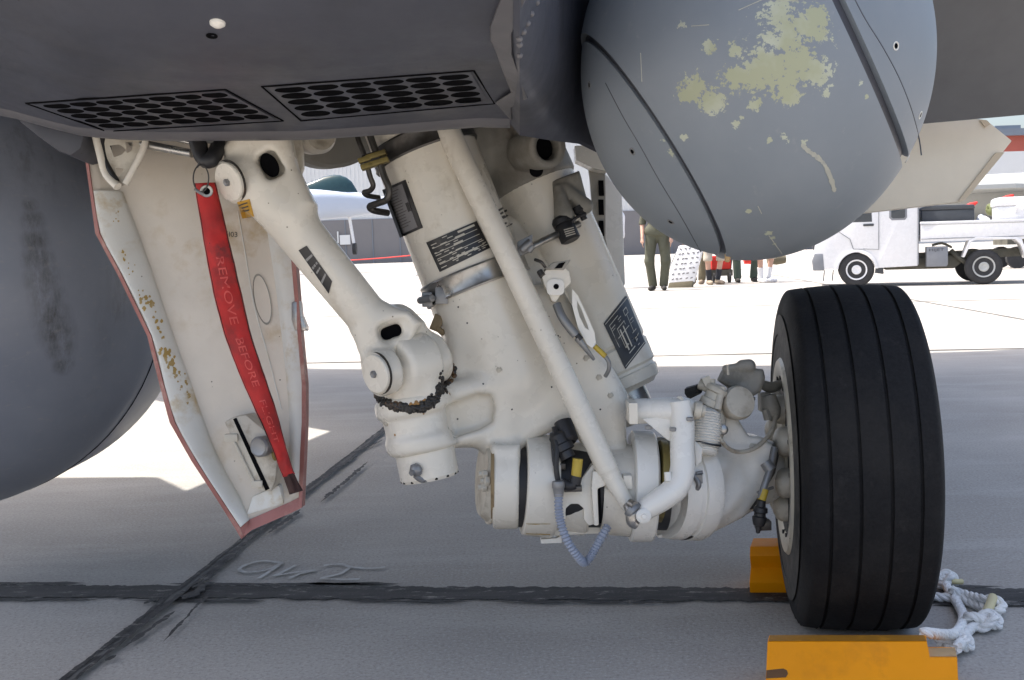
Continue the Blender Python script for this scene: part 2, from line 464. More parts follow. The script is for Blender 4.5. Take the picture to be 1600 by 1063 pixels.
M['orange'] = paint('orange_chock_paint', (.82, .29, .001), .08, .5, (.42, .14, .01), 14, (.55, .7), .5, (.30, .12, .02), .12, spec=.2)
M['orange_worn'] = paint('worn_brown_orange_paint', (.36, .155, .012), .2, .5, (.55, .24, .02), 60, (.5, .6), .7, None, .15)
M['wood'] = paint('bare_wood', (.50, .34, .17), .2, .7, (.25, .12, .04), 30, (.5, .65), .7, None, .2)
M['wood_dark'] = paint('dark_routed_wood', (.13, .06, .02), .3, .8, None, bump=.3)
M['rope'] = paint('white_rope', (.80, .79, .76), .10, .8, (.35, .36, .38), 60, (.5, .65), .5, None, .3)
M['tape'] = paint('pale_yellow_tape', (.62, .54, .30), .1, .6, None)
M['rim'] = paint('cream_wheel_rim_paint', (.55, .51, .42), .12, .4, (.12, .09, .06), 30, (.5, .65), .7, (.04, .03, .03), .08)
M['red'] = paint('faded_red_fabric', (.47, .020, .018), .32, .75, (.10, .02, .02), 22, (.48, .66), .8, (.10, .02, .02), .25, vscale=14)
M['red_print'] = paint('faded_white_print', (.58, .075, .065), .15, .7, None, bump=0)
M['charred'] = paint('dark_red_brown_frayed_end', (.045, .018, .014), .4, .8, None)
M['fin'] = paint('beige_fin_paint', (.76, .68, .54), .06, .5, None, bump=.04)
M['fin_edge'] = paint('tan_fin_edge_paint', (.62, .51, .36), .06, .5, None, bump=.04)
M['skin'] = paint('skin', (.50, .30, .22), .08, .5, None, bump=0)
M['hair'] = paint('brown_hair', (.06, .04, .03), .3, .6, None)
for k_, c_ in dict(olive=(.075, .076, .05), shirt_white=(.75, .75, .76), dark_green=(.06, .085, .065), khaki=(.15, .13, .085), red_shirt=(.55, .05, .04),
                   sock_black=(.02, .022, .03), shoe_dark=(.03, .028, .025), shoe_white=(.7, .7, .72), shorts=(.45, .40, .33), shoe_tan=(.30, .24, .18), blue_shirt=(.25, .33, .5)).items():
    M[k_] = paint(k_ + '_cloth', c_, .12, .8, None, bump=.1)
M['truck'] = paint('white_truck_paint', (.72, .72, .73), .03, .25, None, bump=0)
M['truck_grey'] = paint('grey_bumper_plastic', (.20, .21, .23), .08, .5, None, bump=0)
M['chassis'] = paint('dusty_chassis', (.10, .095, .075), .3, .7, (.2, .18, .12), 10)
M['tyre_far'] = paint('far_tyre_rubber', (.03, .03, .032), .1, .8, None, bump=0)
M['glass'] = paint('dark_window_glass', (.04, .05, .06), .05, .06, None, bump=0)
M['jet'] = paint('light_grey_jet_paint', (.42, .47, .56), .05, .5, None, bump=0, vscale=.6)
M['jet2'] = paint('pale_jet_paint', (.40, .41, .40), .08, .5, None, bump=0, vscale=.6)
M['canopy'] = paint('canopy_glass', (.02, .05, .055), .1, .08, None, bump=0)
M['hangar_low'] = paint('grey_hangar_wall', (.17, .165, .17), .06, .7, None, bump=0, vscale=.4)
M['hangar_high'] = paint('white_hangar_cladding', (.62, .63, .63), .04, .6, None, bump=0, vscale=.4)
M['brick_red'] = paint('red_building_wall', (.42, .11, .08), .08, .8, None, bump=0, vscale=.3)
M['roof_blue'] = paint('slate_blue_roof', (.18, .21, .25), .08, .7, None, bump=0, vscale=.3)
M['cooler_dark'] = paint('dark_grey_box_plastic', (.05, .055, .062), .1, .5, None, bump=0)
M['green'] = paint('olive_green_paint', (.14, .16, .06), .1, .5, None, bump=0)
M['red_paint'] = paint('bright_red_cover', (.65, .03, .02), .1, .6, None, bump=0)

def m_tyre():
    t = NT('tyre_rubber'); n = t.noise(160, 5, .7); c = t.mix(t.ramp(n, .3, .7), (.007, .007, .008, 1), (.015, .015, .016, 1))
    d = t.noise(7, 6, .6, off=(2, 2, 2)); c = t.mix(t.math('MULTIPLY', t.ramp(d, .48, .72), .55), c, (.036, .034, .032, 1)); e_ = t.noise(26, 8, .75, off=(4, 4, 4)); c = t.mix(t.math('MULTIPLY', t.ramp(e_, .56, .70), .35), c, (.05, .047, .044, 1))
    t.bump(n, .55, .002); return t.done(c, t.ramp(d, .3, .7, .66, .9), 0, .2)
M['tyre'] = m_tyre()
def m_sidewall():
    t = NT('dusty_tyre_sidewall'); n = t.noise(40, 6, .7); c = t.mix(t.ramp(n, .35, .7), (.022, .021, .021, 1), (.085, .08, .072, 1))
    t.bump(n, .25, .002); return t.done(c, .7, 0, .4)
M['sidewall'] = m_sidewall()
def m_concrete():
    t = NT('apron_concrete'); n1 = t.noise(130, 5, .75); n2 = t.noise(1.2, 8, .62); n3 = t.noise(2.2, 8, .68, (.45, 2.0, 1)); n4 = t.noise(28, 6, .7, off=(3, 3, 3))
    c = t.mix(t.ramp(n2, .3, .7), (.32, .30, .272, 1), (.42, .395, .36, 1))
    c = t.mix(t.math('MULTIPLY', t.ramp(n3, .50, .68), .36), c, (.53, .515, .49, 1))
    n5 = t.noise(3.0, 8, .72, (.4, 1.6, 1), off=(9, 4, 1)); c = t.mix(t.math('MULTIPLY', t.ramp(n5, .55, .75), .35), c, (.25, .24, .22, 1))
    c = t.mix(t.math('MULTIPLY', t.ramp(n1, .52, .64), .6), c, (.20, .19, .18, 1))
    c = t.mix(t.math('MULTIPLY', t.ramp(n1, .45, .34), .55), c, (.58, .57, .54, 1))
    c = t.mix(t.math('MULTIPLY', t.ramp(n4, .68, .74), .5), c, (.11, .105, .10, 1))
    t.bump(t.math('ADD', n1, n4), .35, .004); return t.done(c, .85, 0, .25)
M['concrete'] = m_concrete()
def m_tar():
    t = NT('black_joint_tar'); n = t.noise(9, 8, .7, (.25, 2.2, 1)); n1 = t.noise(150, 4, .7)
    c = t.mix(t.ramp(n, .35, .7), (.020, .019, .019, 1), (.075, .07, .066, 1)); c = t.mix(t.math('MULTIPLY', t.ramp(n1, .55, .7), .4), c, (.13, .125, .12, 1)); w = t.noise(26, 8, .8, (.5, 1.6, 1), off=(2, 7, 1)); c = t.mix(t.math('MULTIPLY', t.ramp(w, .56, .63), .8), c, (.33, .31, .28, 1))
    t.bump(n1, .5, .004); return t.done(c, .75, 0, .3)
M['tar'] = m_tar()
M['sealant'] = paint('grey_joint_sealant', (.13, .125, .115), .3, .85, (.05, .05, .05), 30, (.45, .6), .7, None, .4)
M['housing'] = paint('dark_grey_housing_paint', (.26, .25, .22), .2, .6, (.12, .10, .08), 16, (.45, .65), .7, (.06, .05, .04), .25)  # darker grey than the white gear, with random blotches
M['chalk'] = paint('white_chalk', (.54, .54, .52), .2, .9, (.40, .38, .35), 120, (.44, .50), .95, None, 0)
def m_tank():                                # grey paint worn through to primer in a few patches
    t = NT('blue_grey_tank_paint'); n = t.noise(4, 5); c = t.mix(t.ramp(n, .3, .7), (.190, .218, .247, 1), (.235, .262, .29, 1))
    n2 = t.noise(30, 7, .7, off=(1, 4, 2)); c = t.mix(t.math('MULTIPLY', t.ramp(n2, .62, .72), .25), c, (.36, .37, .36, 1))
    g = t.n('ShaderNodeNewGeometry').outputs['Position']
    wob = t.n('ShaderNodeTexNoise'); wob.inputs['Scale'].default_value = 34; wob.inputs['Detail'].default_value = 8; wob.inputs['Roughness'].default_value = .74; t.l(g, wob.inputs[0])
    best = None
    for (p, r) in TANK_CHIPS:
        v = t.n('ShaderNodeVectorMath'); v.operation = 'DISTANCE'; t.l(g, v.inputs[0]); v.inputs[1].default_value = tuple(p)
        k = t.math('SUBTRACT', 1.0, t.math('DIVIDE', v.outputs[1], r)); k = t.math('MAXIMUM', k, -1.0)
        best = k if best is None else t.math('MAXIMUM', best, k)
    sc = t.math('ADD', best, t.math('MULTIPLY', t.math('SUBTRACT', wob.outputs[0], .5), 3.4))
    wob2 = t.n('ShaderNodeTexNoise'); wob2.inputs['Scale'].default_value = 150; wob2.inputs['Detail'].default_value = 6; wob2.inputs['Roughness'].default_value = .7; t.l(g, wob2.inputs[0])
    sc = t.math('ADD', sc, t.math('MULTIPLY', t.math('SUBTRACT', wob2.outputs[0], .5), 3.2))
    msk = t.ramp(sc, .18, .24)
    n6 = t.noise(11, 4, .6, off=(6, 1, 1)); prim = t.mix(t.ramp(n6, .45, .62), (.45, .475, .375, 1), (.36, .375, .25, 1))
    c = t.mix(t.math('MULTIPLY', msk, .95), c, prim)
    t.bump(t.noise(120, 3), .05, .001); return t.done(c, t.ramp(n, .3, .7, .45, .6), 0, .35)
def m_tank_side():
    t = NT('grey_centre_tank_paint'); n = t.noise(4, 5); c = t.mix(t.ramp(n, .3, .7), (.175, .19, .225, 1), (.23, .245, .28, 1))
    s1 = t.noise(30, 8, .75, (1, 1, .25)); s2 = t.noise(2.4, 4, .6, (1, 1, .5), off=(2, 0, 1))
    c = t.mix(t.math('MULTIPLY', t.math('MULTIPLY', t.ramp(s1, .48, .66), t.ramp(s2, .52, .66)), .6), c, (.05, .045, .04, 1))
    g = t.n('ShaderNodeNewGeometry').outputs['Position']; best = None
    for p, r in SCUFF:
        v = t.n('ShaderNodeVectorMath'); v.operation = 'DISTANCE'; t.l(g, v.inputs[0]); v.inputs[1].default_value = tuple(p); k = t.math('SUBTRACT', 1.0, t.math('DIVIDE', v.outputs[1], r)); best = k if best is None else t.math('MAXIMUM', best, k)
    c = t.mix(t.math('MULTIPLY', t.math('MULTIPLY', t.ramp(best, .0, .7), t.ramp(t.noise(45, 8, .8, (1, 1, .35)), .36, .62)), .75), c, (.045, .042, .038, 1))
    s3 = t.noise(60, 4, .6, (.05, 1, 1.4)); c = t.mix(t.math('MULTIPLY', t.ramp(s3, .6, .7), .25), c, (.32, .30, .27, 1))
    return t.done(c, t.ramp(n, .3, .7, .32, .45), 0, .45)
# ------------------------------------------------------------------ the apron
tag(obj('ground', [(-400, -60, 0), (400, -60, 0), (400, 900, 0), (-400, 900, 0)], [[0, 1, 2, 3]], M['concrete']), 'pale concrete airfield apron with dark tarred joints', kind='structure')
def ragged(a, b, half, z, step=.008, amp=.5, sc=9, seed=0, taper=False):
    a, b = V(a)[:2], V(b)[:2]; L = np.linalg.norm(b - a); t = (b - a) / L; nn = V((-t[1], t[0])); k = max(2, int(L / step)); vs = []
    for i in range(k + 1):
        s_ = L * i / k; w = half * (min(1, 6 * i / k, 6 * (k - i) / k) if taper else 1)
        for sg in (1, -1):
            q = mnoise.fractal(Vector((s_ * sc, seed + sg * 5.3, .7)), .9, 2.1, 5)
            p = a + t * s_ + nn * (sg * w * max(.08, 1 + amp * q)); vs.append((p[0], p[1], z))
    return vs, [[2 * i, 2 * i + 1, 2 * i + 3, 2 * i + 2] for i in range(k)]
def ground_marks():
    mb = MB(); a, b = G(-420, 924), G(2000, 934.5)
    def at(u): return a + (b - a) * ((u + 420) / 2420)
    w = .044
    mb.add(*ragged(at(-420), at(2000), w, .004, step=.005, amp=.26, sc=40, seed=1))
    for (u1, u2, off, hw, sd) in [(-60, 250, -.060, .009, 3), (300, 520, -.064, .009, 4), (640, 840, -.060, .008, 5), (860, 1150, -.058, .007, 6), (-40, 190, .058, .009, 7),
                                  (330, 700, .056, .010, 8), (1480, 1640, .056, .009, 9), (560, 720, .060, .009, 10), (1500, 1700, -.058, .009, 12)]:
        mb.add(*ragged(at(u1) + V((0, off, 0)), at(u2) + V((0, off, 0)), hw, .0045, amp=.8, sc=14, seed=sd, taper=True))
    tag(mb.build('tar_joint', M['tar'], smooth=False), 'wide black tarred joint running across the shaded concrete', kind='structure')
    c, d = G(60, 1107), G(820, 498)
    mb = MB(); mb.add(*ragged(c, d, .0095, .008, amp=.35, sc=12, seed=21))
    tag(mb.build('joint_seal', M['sealant'], smooth=False), 'grey sealant strip in the oblique slab joint', kind='structure')
    t = nrm(d - c); nn = V((-t[1], t[0], 0)); L = np.linalg.norm(d - c); mb = MB()
    for sg in (1, -1): mb.add(*ragged(c + nn * sg * .0115, d + nn * sg * .0115, .0052, .0095, amp=.9, sc=16, seed=30 + sg))
    R_ = random.Random(4)
    def pt(u, v): return G(u, v)
    for (u1, v1, u2, v2, hw) in [(150, 1030, 262, 945, .020), (192, 1020, 275, 960, .013), (120, 1052, 160, 1030, .012), (255, 1010, 330, 930, .008), (318, 915, 345, 880, .018), (325, 905, 372, 868, .012),
                                 (350, 872, 385, 855, .010), (420, 838, 470, 800, .020), (470, 770, 560, 715, .018), (500, 790, 575, 725, .016), (545, 715, 600, 690, .012), (285, 942, 330, 915, .03),
                                 (165, 1040, 182, 1030, .010), (225, 950, 250, 938, .02), (395, 835, 450, 808, .012), (300, 925, 340, 900, .014)]:
        mb.add(*ragged(pt(u1, v1), pt(u2, v2), hw * .5, .0088 + R_.random() * .0004, step=.005, amp=1.1, sc=34, seed=R_.random() * 90, taper=True))
    tag(mb.build('tar_smear', M['tar'], smooth=False), 'black tar smeared along the oblique joint', kind='structure')
    mb = MB()                                # far slab joints
    t2 = nrm((b - a)[:2]); R2 = random.Random(9)
    for i, yy in enumerate((7.75, 13.4, 19.2, 25, 31, 40)):
        p = V((-30, yy + (a[1] - 2.4) + t2[1] * -26, 0)); q = p + V((t2[0], t2[1], 0)) * 60
        mb.add(*ragged(p, q, .010 + .0011 * yy, .004, step=.08, amp=.5, sc=2, seed=50 + i))
    dd = nrm((d - c)[:2])
    for k in (-3, -2, -1, 1, 2, 3):
        p = c + V((k * 4.9, 1.5, 0)); q = p + V((dd[0], dd[1], 0)) * 45
        mb.add(*ragged(p, q, .022, .0035, step=.08, amp=.5, sc=2, seed=80 + k))
    tag(mb.build('slab_joint', M['sealant'], smooth=False), 'thin dark joints between the far sunlit slabs', kind='structure')
    ck = thing('chalk_writing', 'chalked number 246 on the concrete, upside down from here', 'chalk marks', G(480, 895))   # written from the far side
    for fig in ([[(440, 882), (412, 879), (388, 884), (374, 892), (385, 897), (408, 895), (428, 889), (440, 882), (424, 894), (405, 906)]],
                [[(462, 886), (440, 897), (430, 902), (462, 897), (492, 894), (470, 899), (452, 906)]],
                [[(600, 889), (575, 891), (548, 888), (532, 884), (508, 886)], [(548, 888), (532, 899), (503, 906), (530, 908), (560, 908)]]):
        mb = MB()
        for stroke in fig:
            pts, _ = spline([G(u, v) for u, v in stroke], [1] * len(stroke), 8)
            for p, q in zip(pts, pts[1:]): mb.add(*ragged(p - nrm(q - p) * .003, q + nrm(q - p) * .003, .0048, .0042 + R2.random() * .0005, step=.006, amp=.5, sc=30, seed=R2.random() * 40))
        mb.build('chalk_figure', M['chalk'], ck, smooth=False)
ground_marks()

# ------------------------------------------------------------------ the aircraft overhead
JET = thing('fighter_jet', 'grey fighter jet overhead with white main landing gear, gear door and black-tyred wheel', 'jet', (0.3, 2.2, 0))
def e_edge(u): return float(np.interp(u, [-500, -200, 0, 60, 130, 240, 480, 620, 700, 760, 797], [90, 132, 168, 185, 202, 207, 205, 195, 188, 184, 186]))
TAU = ([-2, 0, 22, 55, 100, 150, 200, 300, 420], [1.762, 1.75, 1.66, 1.53, 1.365, 1.26, 1.19, 1.10, 1.02])
def belly_p(u, v, lift=0.0):
    e = e_edge(u); d = float(np.interp(e - v, *TAU)); return P(u, v, d - lift)
def belly():
    us = list(np.linspace(-420, 797, 26)); rows = []
    for tau in (420, 360, 300, 250, 200, 150, 120, 100, 75, 55, 40, 22, 8, 0):
        rows.append([belly_p(u, e_edge(u) - tau) for u in us])
    top = [r.copy() for r in rows[0]]
    up = [V((p[0], p[1] - .12, 1.96)) for p in top]; rows.insert(0, up)
    e0 = rows[-1]
    holes = {}
    # the belly skin with openings cut where the two vents sit
    vq = VENTQ
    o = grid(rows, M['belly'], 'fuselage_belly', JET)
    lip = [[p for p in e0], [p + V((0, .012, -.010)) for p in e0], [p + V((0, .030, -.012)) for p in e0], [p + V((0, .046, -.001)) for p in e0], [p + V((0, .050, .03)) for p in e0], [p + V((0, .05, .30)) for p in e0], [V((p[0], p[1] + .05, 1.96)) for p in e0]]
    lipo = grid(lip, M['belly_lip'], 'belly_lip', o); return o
VENTQ = [[(418, 137), (735, 113), (764, 160), (472, 186)], [(52, 163), (350, 142), (432, 187), (165, 203)]]
BELLY = belly()
def vent(q, nrow, ncol, lab, sk):
    q = [V(c) for c in q]
    def f(s, t, lift): c = bil(q, s, t); return belly_p(c[0], c[1], lift)
    # frame with round holes
    loop = [(s, 0) for s in np.linspace(0, 1, 13)][:-1] + [(1, t) for t in np.linspace(0, 1, 6)][:-1] + [(s, 1) for s in np.linspace(1, 0, 13)][:-1] + [(0, t) for t in np.linspace(1, 0, 6)][:-1]
    hs = []
    a0, a1, b0, b1 = .012, .988, .02, .98
    for i in range(nrow):
        for j in range(ncol):
            cs = a0 + (a1 - a0) * (j + .5) / ncol; ct = b0 + (b1 - b0) * (i + .5) / nrow
            rs = (a1 - a0) / ncol * .475; rt = (b1 - b0) / nrow * .475
            hs.append([(cs + rs * math.cos(w), ct + rt * math.sin(w)) for w in np.linspace(0, 2 * math.pi, 19)[:-1]])
    v2, f2 = tri2d(loop, hs); n = len(v2)
    vs = [f(s, t, .007) for s, t in v2] + [f(s, t, .0022) for s, t in v2]
    fs = [list(x) for x in f2]
    ed = set()
    for x in fs:
        for i in range(len(x)): ed.add((x[i], x[(i + 1) % len(x)]))
    fs += [[a, n + a, n + b, b] for a, b in ed if (b, a) not in ed]
    pl = obj('vent_grille', vs, fs, M['belly'], JET, smooth=False, label=lab)
    g = [(s, t) for t in np.linspace(.05, .95, 9) for s in np.linspace(.012, .988, 17)]
    gf = [[i * 17 + j, i * 17 + j + 1, (i + 1) * 17 + j + 1, (i + 1) * 17 + j] for i in range(8) for j in range(16)]
    obj('vent_hole_shade', [f(s, t, .0018) for s, t in g], gf, M['dark_hole'], pl)  # black sheet, the dark behind the grille holes painted in
    # recessed dark joint round the frame
    mb = MB()
    for A_, B_ in (((-.02, -.05), (1.02, -.05)), ((1.02, -.05), (1.025, 1.05)), ((1.025, 1.05), (-.015, 1.05)), ((-.015, 1.05), (-.02, -.05))):
        mb.tube([f(A_[0] + (B_[0] - A_[0]) * k / 14, A_[1] + (B_[1] - A_[1]) * k / 14, .0008) for k in range(15)], .0016, seg=6, n=1)
    mb.build('frame_seam', M['dark_hole'], pl)
    return pl
vent(VENTQ[0], 5, 6, None, 0); vent(VENTQ[1], 5, 7, None, 0)
def belly_details():
    L = [(781, -30), (781, 0), (765, 42), (766, 64), (798, 144), (773, 160), (797, 187)]; R_ = [(826, -30), (822, 0), (800, 54), (801, 86), (825, 154), (799, 168), (800, 186)]
    rows = [[], [], [], []]
    for (a, b) in zip(L, R_):
        w = .016
        rows[0].append(FAIR(a[0], a[1], .001)); rows[1].append(FAIR(a[0] + 2, a[1], w)); rows[2].append(FAIR(b[0] - 2, b[1], w)); rows[3].append(FAIR(b[0], b[1], .001))
    grid(rows, M['belly_lip'], 'sealing_strip', BELLY, sharp=.4)
    for (u, v) in [(833, 4), (824, 22), (818, 37), (812, 50), (806, 61), (806, 70), (806, 87), (840, -12)]:
        c = FAIR(u + 6, v, .001); n = nrm(CAM - c); v_, f_ = lathe(c, c + n * .004, [(0, .0042), (.0016, .0038), (.003, .002), (.0034, 0)], 12)
        obj('rivet', v_, f_, M['belly_lip'], BELLY)
    c = belly_p(340, 35, 0); n = V((0, -.25, -.97))
    obj('antenna_stub', *lathe(c, c + n * .01, [(0, .0095), (.003, .009), (.006, .005), (.007, 0)], 18), M['white_clean'], BELLY, label='small white stub under the dark belly')
    c = belly_p(331, 56, 0); obj('drain_hole', *lathe(c, c + n * .004, [(0, .007), (.001, .007), (.001, .005), (-.001, 0)], 14), M['dark_hole'], BELLY)
def FAIR(u, v, lift=0.0):                    # the darker fairing between belly and tank
    e = float(np.interp(u, [760, 797, 812, 860, 905, 960, 1010], [184, 187, 205, 213, 219, 246, 270]))
    d = float(np.interp(e - v, *TAU)); k = float(np.clip((u - 800) / 150, 0, 1)); k = k * k * (3 - 2 * k)
    return P(u, v, d * (1 - k) + (2.0) * k - lift)
def fairing():
    us = [797, 803, 812, 825, 840, 860, 880, 905, 930, 960, 985, 1010]; rows = []
    for tau in (420, 360, 300, 250, 200, 150, 110, 80, 55, 35, 18, 0):
        rows.append([FAIR(u, float(np.interp(u, [760, 797, 812, 860, 905, 960, 1010], [184, 187, 205, 213, 219, 246, 270])) - tau) for u in us])
    e0 = rows[-1]; rows.insert(0, [V((p[0], p[1] - .05, 1.96)) for p in rows[0]])
    rows += [[p + V((0, .012, -.006)) for p in e0], [p + V((0, .03, .0)) for p in e0], [p + V((0, .04, .05)) for p in e0], [p + V((0, .04, .5)) for p in e0]]
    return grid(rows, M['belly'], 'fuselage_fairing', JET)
fairing(); belly_details()

# unseen slab in place of wings, tail and upper fuselage, outlined by the shade it throws
def slab(name, poly, z0, th, mat):
    v2, f2 = tri2d(poly); n = len(v2); vs = [(x, y, z0) for x, y in v2] + [(x, y, z0 + th) for x, y in v2]
    fs = [list(f) for f in f2] + [[i + n for i in f][::-1] for f in f2]
    ed = set()
    for f in f2:
        for i in range(len(f)): ed.add((f[i], f[(i + 1) % len(f)]))
    fs += [[a, b, b + n, a + n] for a, b in ed if (b, a) not in ed]
    return obj(name, vs, fs, mat, JET, smooth=False)
ZW = 2.4; SH = SUN[:2] / -SUN[2] * ZW
shp = [(1.75, .95), (4.0, 6.95), (3.4, 7.0), (3.2, 6.95), (2.6, 6.95), (2.2, 6.4), (1.0, 6.65), (-.9, 7.0), (-2.75, 7.7), (-3.6, 8.1), (-3.6, 6.6), (-2.37, 6.15), (-.825, 4.58), (-1.14, 3.42), (-1.36, 3.72), (-1.9, 3.78), (-3.1, 3.82), (-2.6, 1.3), (-1.45, .95)]
slab('wing', [(x - SH[0], y - SH[1]) for x, y in shp], ZW, .14, M['upper'])  # unseen slab cut from the ground shade outline, left edge widened against skylight
# drooped flap seen at the upper right
fl = [P(1380, 200, 3.5), P(1460, 192, 3.5), P(1700, 171, 3.5), P(1700, -720, 2.25), P(1380, -720, 2.25)]
obj('wing_flap', *prism(fl, (0, .03, .06)), M['wing'], JET, smooth=False)
fnp = [(1340, 165), (1541, 187), (1582, 220), (1506, 315), (1385, 329), (1340, 334)]
FIN = outline(fnp, 3.75, .035, M['fin'], 'tail_fin', JET, bevel=.006)
v_, f_ = prism([P(u, v, 3.744) for u, v in [(1556, 239), (1570, 238), (1508, 313), (1497, 315)]], fw * .003); obj('edge_tape', v_, f_, M['fin_edge'], FIN, smooth=False)
v_, f_ = prism([P(u, v, 3.744) for u, v in [(1530, 187), (1542, 188), (1548, 194), (1540, 199)]], fw * .003); obj('edge_tape', v_, f_, M['fin_edge'], FIN, smooth=False)

# pylon shadow block between belly and the left tank
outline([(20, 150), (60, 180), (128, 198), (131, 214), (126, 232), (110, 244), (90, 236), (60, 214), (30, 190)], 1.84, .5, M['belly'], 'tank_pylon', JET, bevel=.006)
grid([[P(u, v, 1.81) * V((1, 0, 0)) + V((0, y, 1.32 + .06 * (y > 2))) for u, v in ((-300, 0), (300, 0), (1000, 0))] for y in (1.78, 2.1, 2.75)], M['belly'], 'bay_roof', JET, thick=.02)  # unseen, added to keep the gear bay dark
grid([[P(u, 0, 1.81) * V((1, 0, 0)) + V((0, 2.76, z)) for u in (-300, 300, 480)] for z in (1.20, 1.38)], M['belly'], 'bay_wall', JET, thick=.02)  # added with the roof to shut light out of the bay

# ------------------------------------------------------------------ tanks
c0 = P(-112, 440, 2.42); R_ = px(361, 2.42)
def ellipsoid(c, a, ax, nu=96, nv=64):
    bm = bmesh.new(); bmesh.ops.create_uvsphere(bm, u_segments=nu, v_segments=nv, radius=1)
    vs = np.array([v.co[:] for v in bm.verts]); fs = [[v.index for v in f.verts] for f in bm.faces]; bm.free()
    return c + (vs * V(a)) @ np.array(ax), fs
axv = [V((1, 0, 0)), V((0, 0, 1)), V((0, -1, 0))]
# rounded nose toward us, straight barrel behind
prof = [(-.40 + .40 * (1 - math.cos(w)), R_ * math.sin(w)) for w in np.linspace(0.02, math.pi / 2, 26)] + [(.25, R_), (.42, R_ * .93), (.54, R_ * .7), (.60, R_ * .4), (.62, 0)]
ct = thing('fuel_tank', 'big grey rounded tank hanging left of the white gear door', 'tank', (c0[0], c0[1], c0[2] - R_))
def on_tank(u, v):
    d_ = ray(u, v); o_ = CAM - c0; q = V((1, 1 / .40 * R_, 1)); d2, o2 = d_ * q, o_ * q; a, b, c = d2 @ d2, 2 * d2 @ o2, o2 @ o2 - R_ ** 2
    return CAM + d_ * ((-b - math.sqrt(max(b * b - 4 * a * c, 0))) / (2 * a))
SCUFF = [(on_tank(u, v), r) for u, v, r in [(52, 345, .03), (56, 375, .035), (60, 405, .04), (68, 435, .045), (75, 465, .045), (82, 495, .05), (90, 520, .05), (96, 545, .04), (100, 570, .03), (48, 320, .02)]]
obj('tank_body', *lathe(c0, c0 + V((-.02, 1, 0)), prof, 96), m_tank_side(), ct, sharp=1.2)
mb = MB()
for t_ in (.04,):
    ring = [c0 + V((-.02, 1, 0)) * t_ + (R_ + .0006) * V((math.cos(w), 0, math.sin(w))) for w in np.linspace(0, 2 * math.pi, 73)]
    mb.tube(ring, .0016, seg=6, n=1, cap=False)
mb.build('tank_seam', M['dark_hole'], ct)

OC_D = 1.78; OC = P(1173, 106, OC_D); OR = px(268, OC_D); rv = nrm(OC - CAM)
rt_ = nrm(RT - rv * RT.dot(rv)); up_ = nrm(UP - rv * UP.dot(rv) - rt_ * UP.dot(rt_))
def oval(scale=1.0, nu=160, nv=110, pw=1.0):
    bm = bmesh.new(); bmesh.ops.create_uvsphere(bm, u_segments=nu, v_segments=nv, radius=1)
    for v in bm.verts: v.co = Vector(v.co)
    return bm
SCL = (1.0, 1.12, 1.15)                     # right, up, away
def to_world(p): return OC + OR * (rt_ * p[0] * SCL[0] + up_ * p[1] * SCL[1] + rv * p[2] * SCL[2])
def piece(name, cuts, scale, mat, parent, rim=.035):
    bm = oval()
    for n, t, keep in cuts:                  # keep +1: the side along n
        n = Vector(n).normalized(); g = bm.verts[:] + bm.edges[:] + bm.faces[:]
        bmesh.ops.bisect_plane(bm, geom=g, plane_co=n * t, plane_no=n, clear_outer=keep < 0, clear_inner=keep > 0)
        be = [e for e in bm.edges if e.is_boundary and all(abs(v.co.dot(n) - t) < 1e-4 for v in e.verts)]
        for k_ in (.985, .93):               # rolled edge: step in
            r = bmesh.ops.extrude_edge_only(bm, edges=be); nv = [x for x in r['geom'] if isinstance(x, bmesh.types.BMVert)]
            for v in nv: v.co = v.co * (1 - (1 - k_) * .6) + n * (-keep) * (.004 if k_ > .95 else .0)
            be = [x for x in r['geom'] if isinstance(x, bmesh.types.BMEdge) and x.is_boundary]
    vs = [to_world(np.array(v.co) * scale) for v in bm.verts]; bm.verts.index_update(); fs = [[v.index for v in f.verts] for f in bm.faces]; bm.free()
    return obj(name, vs, fs, mat, parent, sharp=.5)
def osurf(u, v, lift=0.0, sc=1.0):           # point of the oval's surface seen at u, v
    d = ray(u, v); A = np.array([rt_ / (OR * SCL[0] * sc), up_ / (OR * SCL[1] * sc), rv / (OR * SCL[2] * sc)])
    o_, q = A @ (CAM - OC), A @ d; a, b, c = q @ q, 2 * o_ @ q, o_ @ o_ - 1; disc = b * b - 4 * a * c
    t = (-b - math.sqrt(max(disc, 0))) / (2 * a); p = CAM + d * t
    n = nrm(A.T @ (A @ (p - OC))); return p + n * lift, n
TANK_CHIPS = [(osurf(u, v)[0], r * (.80 if r > .012 else 1)) for u, v, r in [(1215, 20, .040), (1232, 62, .040), (1262, 40, .036), (1205, 105, .048), (1248, 100, .052), (1180, 118, .040), (1155, 122, .028), (1270, 112, .034), (1230, 140, .028), (1225, 8, .03), (1275, 20, .024), (1200, 60, .02), (1150, 80, .016), (1282, 58, .016),
              (1082, 140, .030), (1072, 150, .016), (1110, 160, .026), (1150, 132, .018), (1180, 163, .012), (1226, 217, .010), (1203, 218, .008), (1235, 152, .016), (1290, 145, .007), (1256, 222, .006), (1170, 330, .004), (1345, 130, .005), (1355, 150, .004),
              (1150, 195, .008), (1160, 185, .006), (1200, 365, .007), (1210, 382, .006), (1206, 372, .006), (1036, 220, .008), (1068, 215, .007), (1045, 240, .008), (1110, 72, .010), (1065, 40, .007)]]
MT = m_tank()
ot = thing('wing_tank', 'large rounded blue-grey tank with flaking paint above the black tyre', 'tank', (OC[0], OC[1], OC[2] - OR * 1.06))
